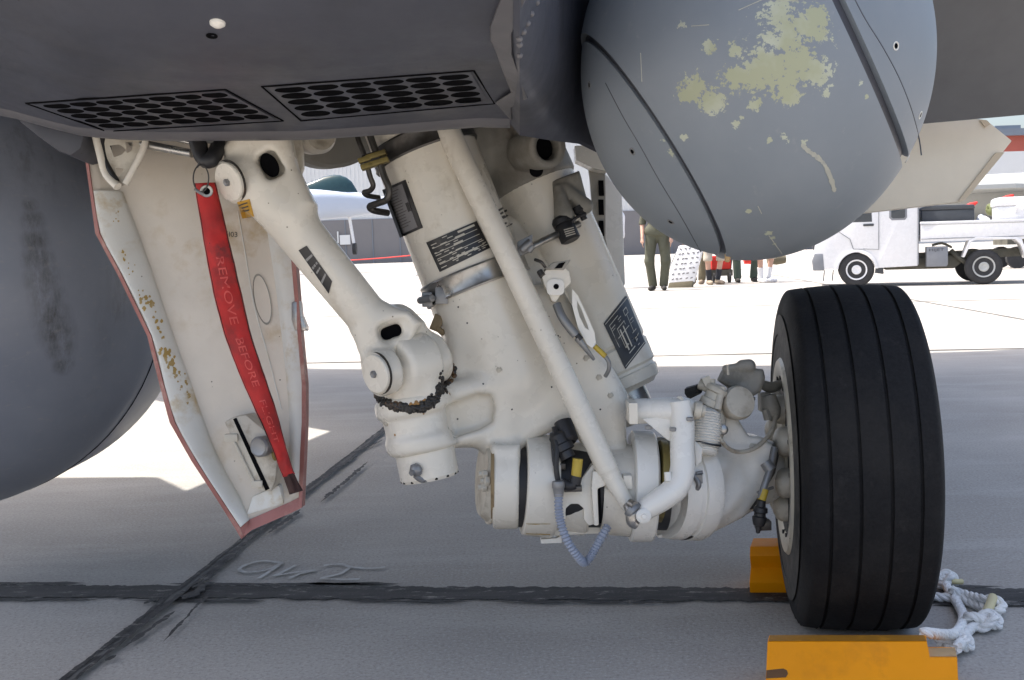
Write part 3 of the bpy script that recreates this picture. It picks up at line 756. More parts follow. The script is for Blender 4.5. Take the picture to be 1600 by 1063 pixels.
def seam_plane(pts):
    A = np.array([rt_ / (OR * SCL[0]), up_ / (OR * SCL[1]), rv / (OR * SCL[2])]); q = np.array([A @ (osurf(u, v)[0] - OC) for u, v in pts])
    n = np.linalg.solve(q, np.ones(3)); L_ = np.linalg.norm(n); n, t = n / L_, 1 / L_
    return (tuple(n), t) if n[0] > 0 else (tuple(-n), -t)
n1, t1_ = seam_plane([(921, 62), (1034, 205), (1128, 385)]); n2, t2_ = seam_plane([(1312, 4), (1372, 135), (1414, 245)])
piece('tank_body', [(n1, t1_ + .013, 1), (n2, t2_ - .026, -1)], 1.0, MT, ot)
piece('tank_end_cap', [(n1, t1_ - .015, -1)], .985, MT, ot)
piece('tank_shroud', [(n2, t2_ + .026, 1)], 1.0, MT, ot)
bm = oval(); vs = [to_world(np.array(v.co) * .966) for v in bm.verts]; fs = [[v.index for v in f.verts] for f in bm.faces]; bm.free()
obj('tank_core', vs, fs, M['belly'], ot)
pt_ = OC + V((0, .05, OR * .8)); obj('tank_pylon', *prism([pt_ + V((-.05, -.18, 0)), pt_ + V((.05, -.18, 0)), pt_ + V((.06, .5, 0)), pt_ + V((-.06, .5, 0))], (0, 0, 2.41 - pt_[2])), M['upper'], ot, smooth=False)
for (u, v) in [(988, 237), (1400, 72), (1438, 180), (921, 133), (1048, 347), (1418, 249)]:
    sc_ = .985 if u < 1100 else 1.0
    p, n = osurf(u, v, 0, sc_); b = p + n * .0005
    s_ = obj('screw', *lathe(b - n * .002, b, [(0, .0065), (.0022, .0065), (.0026, .0055), (.0012, .0042), (.001, 0)], 18), M['dull_metal'] if u < 1100 else M['white_clean'], ot)
    obj('slot', *lathe(b, b + n * .001, [(-.0010, .0036), (.0003, .0036), (.0003, 0)], 12), M['dark_hole'], s_)
for pts, sc_ in (([(946, 130), (972, 180), (1000, 228), (1030, 282), (1062, 335), (1095, 394)], .985), ([(1333, -6), (1352, 30), (1380, 75), (1405, 122), (1424, 170), (1436, 215), (1440, 243)], 1.0)):
    q, _ = spline([(*p, 0) for p in pts], [1] * len(pts), 8)
    obj('panel_seam', *tube([osurf(a[0], a[1], -.0004, sc_)[0] for a in q], .0011, seg=6, n=1), M['belly'], ot)
sp, _ = spline([(*q, 0) for q in [(1252, 225), (1262, 235), (1276, 245), (1288, 257), (1296, 274), (1301, 288), (1304, 300)]], [1] * 7, 8); vs = []; R9 = random.Random(11)
for i, q in enumerate(sp):
    t_ = sp[min(i + 1, len(sp) - 1)] - sp[max(i - 1, 0)]; t_ = t_ / np.linalg.norm(t_); w_ = (3.4 + R9.uniform(-1.1, 1.1)) * min(1, (i + 1) / 4, (len(sp) - i) / 4)
    for sg in (1, -1): vs.append(osurf(q[0] - t_[1] * w_ * sg, q[1] + t_[0] * w_ * sg, .0006)[0])
obj('paint_scratch', vs, [[2 * i, 2 * i + 1, 2 * i + 3, 2 * i + 2] for i in range(len(sp) - 1)], M['scratch'], ot)
for a_, b_ in (((1001, 83), (1003, 128)), ((1058, 45), (1066, 36)), ((1201, 368), (1222, 397)), ((1184, 322), (1190, 334)), ((1066, 36), (1072, 42)), ((1080, 41), (1108, 39)), ((1154, 16), (1190, 0))):
    obj('paint_scratch', *tube([osurf(a_[0] + (b_[0] - a_[0]) * k / 6, a_[1] + (b_[1] - a_[1]) * k / 6, .0001)[0] for k in range(7)], .0007, 5, 1), M['scratch'], ot)
p, n = osurf(1137, 402); obj('drain_stub', *lathe(p - n * .004, p + n * .008, [(0, .006), (.012, .004), (.013, 0)], 10), M['wood'], ot)
# ------------------------------------------------------------------ gear door
def door():
    rows = [[(128, 150), (137, 150), (152, 150), (285, 150), (400, 150), (428, 150), (440, 150)],
            [(128, 205), (138, 208), (160, 210), (288, 210), (402, 210), (428, 210), (442, 210)],
            [(141, 298), (150, 300), (192, 300), (308, 300), (412, 300), (440, 300), (455, 300)],
            [(150, 365), (163, 365), (217, 365), (322, 365), (418, 365), (446, 365), (459, 365)],
            [(185, 430), (197, 430), (240, 430), (338, 430), (428, 430), (452, 430), (464, 430)],
            [(231, 525), (243, 525), (272, 525), (356, 525), (440, 525), (461, 525), (471, 525)],
            [(250, 600), (263, 600), (299, 600), (374, 600), (448, 600), (467, 600), (478, 600)],
            [(266, 660), (282, 660), (320, 660), (386, 660), (452, 660), (467, 660), (478, 660)],
            [(300, 720), (315, 720), (344, 720), (400, 715), (452, 712), (464, 710), (476, 708)],
            [(343, 785), (355, 783), (375, 776), (420, 765), (452, 757), (463, 752), (474, 748)],
            [(371, 830), (381, 818), (390, 812), (424, 797), (452, 785), (463, 779), (473, 775)],
            [(378, 842), (384, 834), (394, 828), (426, 814), (454, 802), (465, 797), (472, 793)]]
    rows = [[r[0], (r[0][0] + .5 * (r[1][0] - r[0][0]), r[0][1] + .5 * (r[1][1] - r[0][1]))] + r[2:5] + [(r[6][0] + .55 * (r[5][0] - r[6][0]), r[6][1] + .55 * (r[5][1] - r[6][1])), r[6]] for r in rows]
    base = [1.95] * 12; off = [0, -.008, .022, .020, .030, .014, .006]
    def pt(i, j):
        u, v = rows[i][j]; f = off[j]
        if i >= 10: f = off[j] * (.25 if i == 10 else 0)
        return P(u, v, base[i] - .0001 * (v - 200) + f)
    A = [[pt(i, j) for j in range(7)] for i in range(12)]
    inner = [[A[i][j] for j in range(1, 6)] for i in range(11)]
    g = []
    for r in inner: g.append([r[0] + (r[1] - r[0]) * k / 3 for k in range(3)] + [r[1] + (r[2] - r[1]) * k / 3 for k in range(3)] + [r[2] + (r[3] - r[2]) * k / 3 for k in range(3)] + [r[3], r[4]])
    o = grid(g, M['door'], 'gear_door', JET, sharp=.8, label='white gear door hanging at the left with red edges'); md = o.modifiers.new('thickness', 'SOLIDIFY'); md.thickness = .012; md.offset = -1 if False else 1
    sx = [[a + fw * .0] for a in ()]
    def strip(a, b, name, mat, dz=.0, th=.03):
        mb = MB()
        n = len(a)
        for i in range(n - 1):
            v0 = [a[i] - fw * dz, b[i] - fw * dz, b[i + 1] - fw * dz, a[i + 1] - fw * dz]; mb.add(*prism(v0, fw * th))
        return mb.build(name, mat, o, smooth=False)
    strip([A[i][0] for i in range(12)], [A[i][1] for i in range(12)], 'edge_seal', M['seal'], .004)
    strip([A[i][5] for i in range(12)], [A[i][6] for i in range(12)], 'edge_seal', M['seal'], .003)
    strip([A[10][j] for j in range(1, 6)], [A[11][j] for j in range(1, 6)], 'edge_seal', M['seal'], .003)
    fr = [[A[i][1] + (A[i][2] - A[i][1]) * k for k in (0.0, .12, .5, .92, 1.0)] for i in range(2, 11)]
    for r in fr:
        for k in (1, 2, 3): r[k] = r[k] - fw * (.008, .013, .010)[k - 1]
    FB = [ev_bvh(grid(fr, M['door_frame'], 'door_frame', o, sub=3, sharp=.9))]
    fr = [[A[i][4] + (A[i][5] - A[i][4]) * k for k in (0.0, .3, .6, 1.0)] for i in range(1, 10)]
    for r in fr:
        for k in (1, 2): r[k] = r[k] - fw * .006
    grid(fr, M['door_frame'], 'door_frame', o, sub=3, sharp=.9)
    B = ev_bvh(o)
    # dished recess, stencil, dull diagonal rib
    def on(u, v, lift=0): p, n = hit([B], u, v, 1.97); return p + n * lift
    c = on(410, 468, .001); mb = MB(); ring = [(410 + 13 * math.cos(w) * 1 - 6 * math.sin(w) * 0 + (7 * math.sin(w)), 468 + 40 * math.sin(w)) for w in np.linspace(0, 2 * math.pi, 33)[:-1]]
    pts = [on(u, v, .0015) for u, v in ring]; cen = on(410, 468, -.001); pts2 = [p * .75 + cen * .25 - nrm(CAM - p) * .004 for p in pts]
    vs = pts + pts2 + [cen - nrm(CAM - cen) * .008 * 0 + nrm(CAM - cen) * .0005]; n = 32
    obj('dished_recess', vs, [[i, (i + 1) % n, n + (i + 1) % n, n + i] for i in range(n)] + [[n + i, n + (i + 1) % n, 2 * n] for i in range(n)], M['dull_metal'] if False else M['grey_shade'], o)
    text_on('stencil_mark', '5I03', [(352, 362), (371, 363), (371, 371), (352, 370)], [B], M['print_dark'], o, .001)
    for pl, r in (([(372, 330), (384, 400), (398, 480), (420, 560), (440, 640)], .0012), ([(440, 380), (448, 450), (458, 560)], .0015)):
        q, _ = spline([(*p, 0) for p in pl], [1] * len(pl), 6); obj('panel_seam', *tube([on(a[0], a[1], .0004) for a in q], r, seg=6, n=1), M['door_frame'], o)
    # latch block low on the door
    L = [(350, 660), (364, 652), (384, 648), (420, 678), (436, 700), (430, 752), (424, 768), (404, 768), (392, 742), (374, 712)]
    lb = obj('latch_block', *prism([P(u, v, 1.868) for u, v in L], fw * .10), M['white_dirty'], o, bevel=.004, sharp=.6)
    obj('latch_slot', *prism([P(u, v, 1.8665) for u, v in [(364, 655), (369, 653), (421, 764), (415, 767)]], fw * .004), M['dark_hole'], lb, smooth=False)
    a = P(413, 697, 1.863); ax = nrm(-fw * .9 - RT * .35)
    obj('latch_bolt', *lathe(a, a + ax, [(0, px(16, 1.9)), (.016, px(16, 1.9)), (.019, px(13, 1.9)), (.017, px(9, 1.9)), (.017, 0)], 28), M['dull_metal'], lb)
    mb = MB(); mb.tube([P(427, 706, 1.865), P(428, 714, 1.865), P(431, 718, 1.868)], .0035, n=3); mb.build('latch_pin', M['bronze'], lb)
    mb = MB(); mb.box(P(362, 684, 1.868), (.012, .006, .007)); mb.box(P(402, 756, 1.868), (.010, .005, .006)); mb.tube([P(366, 690, 1.866), P(396, 752, 1.866)], .003, 6, 1); mb.build('latch_clip', M['white_dirty'], lb, bevel=.002)
    tr = [P(u, v, 1.895) for u, v in [(384, 806), (394, 776), (436, 758), (444, 788)]]
    obj('door_pocket', *prism(tr, fw * .05), M['door_frame'], o, bevel=.005)
    # hinge tab at the right rim
    h = obj('hinge_tab', *prism([P(u, v, 1.93) for u, v in [(455, 472), (468, 470), (470, 492), (478, 510), (478, 517), (460, 517), (455, 500)]], fw * .03), M['steel'], o, bevel=.003)
    # upper hinge bracket with lightening holes
    outer = [(165, 214), (190, 214), (232, 217), (224, 236), (196, 289), (186, 293), (176, 282), (160, 240)]
    holes = [[(172, 228), (186, 226), (198, 234), (190, 242), (178, 246)], [(180, 262), (194, 264), (186, 277), (181, 274)], [(196, 222), (208, 222), (206, 236), (198, 240)]]
    v2, f2 = tri2d(outer, holes); n = len(v2); vs = [P(u, v, 1.86) for u, v in v2] + [P(u, v, 1.885) for u, v in v2]; fs = [list(f) for f in f2] + [[i + n for i in f][::-1] for f in f2]
    ed = set()
    for f in f2:
        for i in range(len(f)): ed.add((f[i], f[(i + 1) % len(f)]))
    fs += [[a_, b_, b_ + n, a_ + n] for a_, b_ in ed if (b_, a_) not in ed]
    hb = obj('hinge_bracket', vs, fs, M['white_dirty'], o, smooth=False)
    mb = MB(); mb.tube([P(228, 216, 1.855), P(222, 238, 1.853), P(196, 288, 1.85)], .006, n=3); mb.tube([P(150, 212, 1.86), P(158, 245, 1.86), P(166, 272, 1.86), P(184, 292, 1.85)], .0075, n=4); mb.build('bracket_flange', M['white'], hb)
    mb = MB(); mb.tube([P(158, 205, 1.862), P(164, 250, 1.862), P(182, 284, 1.855)], .0055, n=4); mb.build('bracket_seal', M['black'], hb)
    mb = MB(); mb.tube([P(205, 222, 1.875), P(300, 240, 1.83)], .0075); mb.tube([P(255, 213, 1.83), P(305, 225, 1.84)], .004); mb.build('push_rod', M['steel'], JET)
    # stains picked up along the frame
    R2 = random.Random(3); mb = MB()
    for (u, v, s_) in [(256, 545, 5), (262, 556, 6), (266, 566, 5), (270, 574, 5), (276, 583, 4), (234, 468, 5), (226, 474, 4), (240, 480, 4), (284, 590, 3), (218, 460, 3), (196, 400, 3), (204, 420, 3), (250, 520, 4), (288, 604, 3), (292, 622, 3), (180, 340, 2.5), (246, 500, 3)]:
        for k in range(5):
            uu, vv = u + R2.uniform(-7, 7), v + R2.uniform(-9, 9); rr = s_ * R2.uniform(.3, .8); n = 11
            ring = [(uu + rr * R2.uniform(.5, 1.3) * math.cos(w), vv + rr * 1.3 * R2.uniform(.5, 1.3) * math.sin(w)) for w in np.linspace(0, 2 * math.pi, n + 1)[:-1]]
            pts = []
            for q in ring: p, nn = hit(FB, q[0], q[1], 1.95); pts.append(p + nn * .0006)
            mb.add(pts, [list(range(n))])
    tag(mb.build('rust_stain', M['stain'], o, smooth=False), kind='stuff')
    return o
DOOR = door()

# ------------------------------------------------------------------ main strut: one casting
H = .0036
def strut():
    d = 2.05
    tubef = s_cap(P(596, 60, d), P(800, 585, d), px(79, d), px(82, d))
    body = s_poly([(705, 470), (800, 440), (868, 452), (905, 515), (950, 575), (975, 622), (976, 700), (960, 740), (925, 742), (905, 690), (880, 668), (845, 682), (818, 700), (806, 740), (776, 740), (764, 716), (742, 694), (705, 690), (690, 600)], 2.03, px(50, 2), .03)
    legL = s_cyl(P(770, 752, 2.0), P(811, 752, 2.0), px(74, 2.0), .008)
    legLb = s_poly([(768, 690), (812, 690), (813, 770), (770, 770)], 2.0, px(60, 2), .015)
    legR = s_cyl(P(938, 750, 2.02), P(976, 750, 2.02), px(68, 2.0), .008)
    lug = s_cyl(P(640, 618, 1.93), P(662, 703, 1.93), px(51, 1.93), .010)
    flange = s_cyl(P(643, 616, 1.93), P(650, 648, 1.93), px(61, 1.93), .014)
    low = s_cyl(P(657, 676, 1.93), P(662, 704, 1.93), px(57, 1.93), .012)
    arm1 = s_cap(P(655, 626, 1.93), P(800, 594, 2.0), px(17, 1.95), px(22, 2)); arm2 = s_cap(P(665, 688, 1.93), P(800, 668, 2.0), px(15, 1.95), px(20, 2))
    web = s_poly([(640, 620), (790, 590), (800, 690), (660, 700)], 1.995, px(22, 2), .01)
    arm1b = s_cap(P(655, 630, 1.97), P(800, 598, 2.03), px(20, 1.95)); arm2b = s_cap(P(665, 684, 1.97), P(800, 666, 2.03), px(18, 1.95))
    post = s_cap(P(784, 610, 1.985), P(786, 668, 1.985), px(24, 2.0))
    f = U(.014, tubef, body); f = U(.012, f, s_cap(P(786, 372, 2.10), P(856, 470, 2.10), px(36, 2.1))); f = U(.022, f, legLb); f = U(.006, f, legL, legR)
    g = U(.007, lug, flange, low); g = U(.013, g, arm1, arm2, arm1b, arm2b, web, post); f = U(.018, f, g)
    rib = s_cap(P(862, 460, 2.0), P(962, 620, 2.0), px(13, 2)); f = U(.03, f, rib)
    pocket = s_poly([(694, 636), (745, 617), (766, 620), (772, 640), (768, 664), (748, 676), (708, 688), (698, 672)], 1.90, .080, .012); f = D(.009, f, pocket)
    arch = s_poly([(819, 838), (819, 715), (832, 690), (862, 676), (888, 672), (900, 690), (934, 745), (934, 838)], 2.0, .3, .02)
    f = D(.012, f, arch)
    lo, hi = bounds([P(590, 120, d), P(720, 120, d), P(985, 700, d), P(575, 620, 1.93), P(800, 835, 2.0), P(700, 600, 1.82), P(700, 600, 2.2)], .03)
    return cast('gear_strut', f, lo, hi, H, M['white'], JET, label='thick white main strut with a cast lug arm')
STRUT = strut(); SB = ev_bvh(STRUT)

def upper_housing():
    f = U(.010, s_cap(P(690, 120, 2.13), P(738, 240, 2.14), px(52, 2.12)), s_cap(P(790, 120, 2.10), P(836, 222, 2.07), px(30, 2.1)))
    col = s_cyl(P(785, 184, 2.17), P(834, 294, 2.166), px(71, 2.17), .008); f = U(.012, f, col)
    f = U(.008, f, s_cap(P(872, 296, 2.075), P(882, 338, 2.06), px(8, 2.1), px(16, 2.1)), s_cap(P(884, 292, 2.08), P(914, 322, 2.07), px(6, 2.1), px(13, 2.1)), s_poly([(858, 286), (905, 268), (918, 318), (884, 340), (872, 332)], 2.10, px(16, 2.1), .008))
    ring = s_cyl(P(818, 237, 2.08), P(858, 230, 1.99), px(33, 2.0), .006); f = U(.005, f, ring)
    f = D(.002, f, s_cyl(P(850, 231, 2.02), P(856, 230, 1.90), px(36, 2), .001)) if False else f
    f = D(.004, f, s_cyl(P(835, 234, 2.05), P(880, 226, 1.93), px(20, 2.0), .004))
    lo, hi = bounds([P(660, 60, 2.2), P(960, 420, 2.2), P(700, 200, 1.92), P(930, 420, 1.95)], .03)
    return cast('trunnion_housing', f, lo, hi, .005, M['housing'], JET, label='dark grey upper trunnion casting with round openings')
HOUS = upper_housing(); HB = ev_bvh(HOUS)
hp, hn = hit([HB], 846, 231, 2.0); hz = nrm(P(822, 236, 2.06) - P(858, 230, 1.99)); hc = P(853, 231, 2.0) + hz * .012
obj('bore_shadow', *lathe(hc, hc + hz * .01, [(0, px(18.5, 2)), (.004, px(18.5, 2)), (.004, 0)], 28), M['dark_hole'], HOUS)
_q = hit([HB], 838, 266, 2.1)[0]; obj('lower_hole_shade', *lathe(_q - fw * .002, _q + fw * .01, [(0, px(11, 2)), (.006, px(11, 2)), (.006, 0)], 20), M['dark_hole'], HOUS)  # flat black disc for a hole's shade, no opening is cut

def lathe_px(name, a, b, d0, d1, prof, mat, parent, seg=48, sharp=.5, label=None):   # prof in pixels along a->b
    A, B_ = P(a[0], a[1], d0), P(b[0], b[1], d1); s_ = np.linalg.norm(B_ - A) / math.hypot(b[0] - a[0], b[1] - a[1]); sr = (d0 + d1) / 2 / F
    return obj(name, *lathe(A, B_, [(t * s_, r * sr) for t, r in prof], seg), mat, parent, sharp=sharp, label=label)
# second cylinder (shock absorber) beside it
a_, b_ = (785, 184), (990, 640); LEN = math.hypot(b_[0] - a_[0], b_[1] - a_[1])
SHOCK = lathe_px('shock_absorber', a_, b_, 2.17, 2.15, [(0, 67), (232, 67), (240, 66), (395, 64), (400, 61), (404, 64), (436, 63), (440, 59), (444, 59), (446, 62), (462, 60), (466, 52), (470, 48), (470, 0)], M['white'], JET, label='white shock absorber cylinder with a diagram plate')
KB = ev_bvh(SHOCK); ALLB = [SB, KB, HB]
lathe_px('shock_piston', (955, 562), (1000, 662), 2.15, 2.15, [(0, 32), (104, 32), (104, 0)], M['steel'], SHOCK)

# clamp bands round the strut
def band(t0, t1, r, mat, name, w):
    A, B_ = P(596, 60, 2.05), P(800, 585, 2.05); z = nrm(B_ - A); L = np.linalg.norm(B_ - A); a = A + (B_ - A) * t0; b = A + (B_ - A) * t1; h = np.linalg.norm(b - a)
    return obj(name, *lathe(a, b, [(0, r - .001), (0, r + .0025), (h * .08, r + .004), (h * .16, r + .0022), (h * .84, r + .0022), (h * .92, r + .004), (h, r + .0025), (h, r - .001)], 64), mat, STRUT, sharp=.7)
A_, B2 = V((596, 60)), V((800, 585))
B1 = band(.298, .352, px(81.5, 2.05), M['dark_steel'], 'clamp_band', 0); B3 = band(.690, .748, px(83.5, 2.05), M['steel'], 'clamp_band', 0)
mb = MB(); mb.box(P(668, 468, 1.985), (.010, .012, .014)); mb.tube([P(656, 470, 1.99), P(664, 468, 1.97), P(676, 466, 1.95)], .007); mb.box(P(690, 462, 1.965), (.012, .003, .016), [RT, fw, UP]); mb.build('clamp_bolt', M['dull_metal'], B3, bevel=.002)
mb = MB(); mb.box(P(820, 385, 1.96), (.016, .010, .015), [nrm(RT * .8 + UP * .4), fw, UP]); mb.tube([P(814, 392, 1.945), P(830, 378, 1.945)], .008); mb.tube([P(826, 394, 1.945), P(832, 384, 1.945)], .006); mb.build('clamp_bolt', M['dull_metal'], STRUT, bevel=.002)
mb = MB(); mb.tube([P(826, 388, 1.985), P(850, 376, 2.02), P(880, 362, 2.06), P(905, 350, 2.08)], .007); mb.build('strap', M['steel'], SHOCK)
mb = MB(); mb.box(P(683, 505, 2.0), (.010, .006, .016), [nrm(RT + UP * -.4), fw, nrm(UP + RT * .4)]); mb.tube([P(682, 512, 1.995), P(694, 522, 2.0)], .006); mb.build('bracket_stub', M['rust'], STRUT, bevel=.002)

# data plates
Q1 = [(667, 379), (744, 346), (765, 388), (688, 425)]; p1 = plate('data_plate', Q1, [SB], M['plate_black'], STRUT, .0025, label='black data plate with silver lines of print')
R2 = random.Random(5); rc = []
for i, t in enumerate((.16, .34, .52, .70)): rc.append((.06, t + .085, .94, t + .105))
for i, t in enumerate((.05, .13, .22, .31, .40, .49, .58, .66, .75, .84, .90)):
    s_ = .06 if i % 3 else .30
    while s_ < (.5 if i < 7 else .92):
        w = R2.uniform(.04, .13); rc.append((s_, t, s_ + w, t + .026)); s_ += w + R2.uniform(.03, .22)
rc += [(.60, .06, .93, .13), (.52, .20, .70, .27), (.44, .38, .62, .45), (.40, .78, .80, .84)]
bars('plate_print', rc, Q1, [SB], M['print'], p1, .0031)
Q2 = [(597, 297), (634, 281), (661, 356), (625, 372)]; p2 = plate('placard', Q2, [SB], M['plate_black'], STRUT, .0025, label='worn grey placard in a black border')
QQ = [V(c) for c in Q2]; Q2i = [bil(QQ, .10, .05), bil(QQ, .84, .05), bil(QQ, .84, .95), bil(QQ, .10, .95)]
pi_ = plate('placard_face', Q2i, [SB], M['plate_grey'], p2, .0034, 10, 14); bars('placard_notch', [(.84, .42, 1.01, .62)], Q2i, [SB], M['plate_black'], p2, .0042)
bars('placard_print', [(.08 + (.0 if i % 4 else .15), .07 + i * .062, .80 - R2.random() * .2, .085 + i * .062) for i in range(14)], Q2i, [SB], M['print_dark'], pi_, .0039)
Q3 = [(943, 506), (977, 463), (1007, 537), (977, 577)]; p3 = plate('diagram_plate', Q3, [KB], M['plate_black'], SHOCK, .003, label='black plate with a white line diagram')
bars('plate_print', [(.03, .03, .97, .045), (.03, .955, .97, .97), (.12, .12, .135, .62), (.12, .12, .5, .135), (.30, .30, .62, .315), (.30, .30, .315, .70), (.60, .30, .615, .70), (.30, .70, .70, .72), (.22, .45, .7, .465), (.36, .36, .40, .80), (.50, .36, .54, .80), (.34, .84, .62, .86),
                     (.70, .14, .84, .16), (.70, .14, .715, .26), (.83, .14, .845, .26), (.70, .25, .845, .265), (.76, .26, .775, .62), (.70, .62, .88, .635), (.72, .72, .80, .74), (.82, .72, .90, .74), (.72, .80, .86, .815), (.72, .88, .80, .895), (.14, .20, .30, .215), (.14, .25, .26, .26), (.80, .40, .92, .415), (.80, .46, .90, .47), (.44, .18, .58, .195), (.44, .23, .54, .24)], Q3, [KB], M['print'], p3, .0036)
bars('stencil_mark', [(0, .0, .7, .1), (.1, .2, .9, .3), (.05, .4, .5, .5), (.3, .45, .8, .55), (.2, .75, .45, .85), (.3, .95, .9, 1.0)], [(774, 330), (792, 320), (802, 350), (786, 358)], ALLB, M['print_dark'], STRUT, .0012)

# long white pipe in front
PIPE = obj('brake_line_pipe', *tube([P(664, 120, 1.985), P(712, 230, 1.955), P(745, 300, 1.94), P(800, 416, 1.925), P(860, 543, 1.915), P(915, 660, 1.91), P(950, 735, 1.905)], [px(19, 1.95), px(19, 1.95), px(18.5, 1.95), px(18, 1.92), px(18, 1.92), px(18, 1.91), px(17.5, 1.9)], 24, 5), M['white'], JET, label='long white pipe slanting down the strut')
obj('pipe_neck', *tube([P(944, 722, 1.9055), P(958, 750, 1.905), P(974, 778, 1.9), P(983, 792, 1.9)], [px(17, 1.9), px(15, 1.9), px(12, 1.9), px(11, 1.9)], 20, 5), M['white'], PIPE)
# thin steel lines beside the upper band
HYD = obj('hydraulic_line', *tube([P(548, 150, 1.96), P(556, 205, 1.96), P(570, 245, 1.96), P(578, 275, 1.965), P(583, 290, 1.97), P(578, 298, 1.98), P(569, 301, 1.99), P(575, 306, 2.0), P(592, 309, 2.03)], px(4.2, 1.97), 12, 6), M['dark_steel'], JET)
obj('hydraulic_line', *tube([P(560, 150, 1.95), P(576, 205, 1.95), P(590, 245, 1.95), P(600, 275, 1.95), P(608, 296, 1.95), P(604, 312, 1.955), P(590, 318, 1.97), P(578, 323, 1.99), P(584, 329, 2.0), P(606, 333, 2.03)], px(5.4, 1.97), 12, 6), M['dark_steel'], JET)
mb = MB()
for (u, v, w) in [(588, 243, 16), (592, 254, 16), (570, 250, 10), (574, 260, 10)]: mb.box(P(u, v, 1.945), (px(w, 1.95), .010, px(4, 1.95)), [nrm(RT * .93 + UP * .30), fw, nrm(UP * .93 - RT * .30)])
mb.build('line_clip', M['bronze'], HYD, bevel=.0015)
mb = MB(); mb.box(P(582, 250, 1.952), (px(14, 1.95), .012, px(10, 1.95)), [nrm(RT * .93 + UP * .30), fw, nrm(UP * .93 - RT * .30)]); mb.build('clip_base', M['black'], HYD, bevel=.002)
# pulley disc behind, seen at its rim
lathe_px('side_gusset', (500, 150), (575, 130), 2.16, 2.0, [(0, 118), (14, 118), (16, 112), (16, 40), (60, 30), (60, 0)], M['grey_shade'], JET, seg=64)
lathe_px('bay_fitting', (486, 214), (500, 212), 1.98, 1.93, [(0, 28), (12, 28), (16, 22), (14, 15), (10, 0)], M['white_dirty'], JET)

# connector and sensor bracket on the shock absorber
CON = lathe_px('cable_connector', (876, 340), (894, 380), 2.06, 2.05, [(0, 14), (5, 17), (12, 17), (13, 15), (15, 16), (38, 16), (40, 13), (40, 0)], M['black'], SHOCK)
bars('connector_print', [(.1, .1 + .2 * i, .8, .2 + .2 * i) for i in range(4)], [(878, 358), (900, 352), (904, 368), (884, 374)], [ev_bvh(CON)], M['print'], CON, .0006)
lathe_px('cable_connector', (903, 322), (914, 345), 2.07, 2.07, [(0, 10), (8, 12), (12, 9), (16, 9), (17, 5), (24, 5), (24, 0)], M['black'], SHOCK)
mb = MB(); mb.tube([P(888, 362, 2.05), P(895, 345, 2.045), P(905, 338, 2.05), P(915, 335, 2.06)], .003); mb.build('cable', M['black'], SHOCK)
mb = MB(); mb.prism([P(u, v, 1.9300) for u, v in [(846, 432), (853, 421), (882, 418), (890, 424), (893, 442), (880, 455), (868, 474), (862, 470), (850, 445)]], fw * .06)
BR = mb.build('sensor_bracket', M['white'], SHOCK, bevel=.004)
obj('bracket_boss', *prism([P(868 + 14 * math.copysign(abs(math.cos(w)) ** .6, math.cos(w)), 449 + 13 * math.copysign(abs(math.sin(w)) ** .6, math.sin(w)), 1.9250) for w in np.linspace(0, 2 * math.pi, 25)[:-1]], fw * .006), M['white_clean'], BR, bevel=.0015)
obj('bolt_hole', *lathe(P(869, 448, 1.9245), P(869, 448, 1.9150), [(0, px(4.3, 1.9250)), (.0008, px(4.3, 1.9250)), (.0008, 0)], 16), M['dark_hole'], BR)
mb = MB(); mb.prism([P(u, v, 1.9250) for u, v in [(850, 421), (864, 410), (892, 406), (881, 422)]], nrm(fw) * .05); mb.build('bracket_cap', M['grey_shade'], BR, bevel=.002)
mb = MB(); mb.prism([P(u, v, 1.9230) for u, v in [(866, 420), (873, 412), (884, 409), (878, 419)]], fw * .004); mb.build('cap_opening', M['dark_hole'], BR, smooth=False)
mb = MB(); mb.tube([P(836, 406, 1.9350), P(846, 410, 1.9250), P(852, 418, 1.9300)], .003); mb.tube([P(843, 424, 1.9350), P(848, 432, 1.9300)], .006); mb.build('cable', M['dark_steel'], BR)
v2, f2 = tri2d([(894, 452), (903, 462), (917, 492), (929, 520), (931, 536), (925, 544), (917, 538), (903, 512), (894, 478)], [[(902, 470), (908, 482), (918, 508), (920, 516), (914, 512), (906, 496), (902, 482)]])
n = len(v2); vs = [P(u, v, 1.9200) for u, v in v2] + [P(u, v, 2.0) for u, v in v2]; fs = [list(f) for f in f2] + [[i + n for i in f][::-1] for f in f2]; ed = set()
for f in f2:
    for i in range(len(f)): ed.add((f[i], f[(i + 1) % len(f)]))
fs += [[a, b, b + n, a + n] for a, b in ed if (b, a) not in ed]
obj('link_arm', vs, fs, M['white_clean'], BR, sharp=.5)
mb = MB(); mb.tube([P(870, 476, 1.9300), P(878, 495, 1.9200), P(890, 512, 1.9170), P(900, 524, 1.9170)], .0085); mb.tube([P(902, 528, 1.9170), P(915, 545, 1.9200), P(928, 562, 1.9300)], [.007, .005, .003]); mb.build('cable_sheath', M['dull_metal'], BR)
mb = MB(); mb.tube([P(897, 518, 1.9150), P(908, 531, 1.9150)], .0055); mb.build('cable_clamp', M['black'], BR)
mb = MB(); mb.tube([P(929, 541, 1.9300), P(946, 557, 1.9300)], .0052); mb.build('yellow_sleeve', M['yellow'], BR)
mb = MB(); mb.tube([P(944, 555, 1.9310), P(951, 566, 1.9300), P(951, 578, 1.9350), P(946, 588, 1.945)], .004); mb.build('cable', M['dull_metal'], BR)
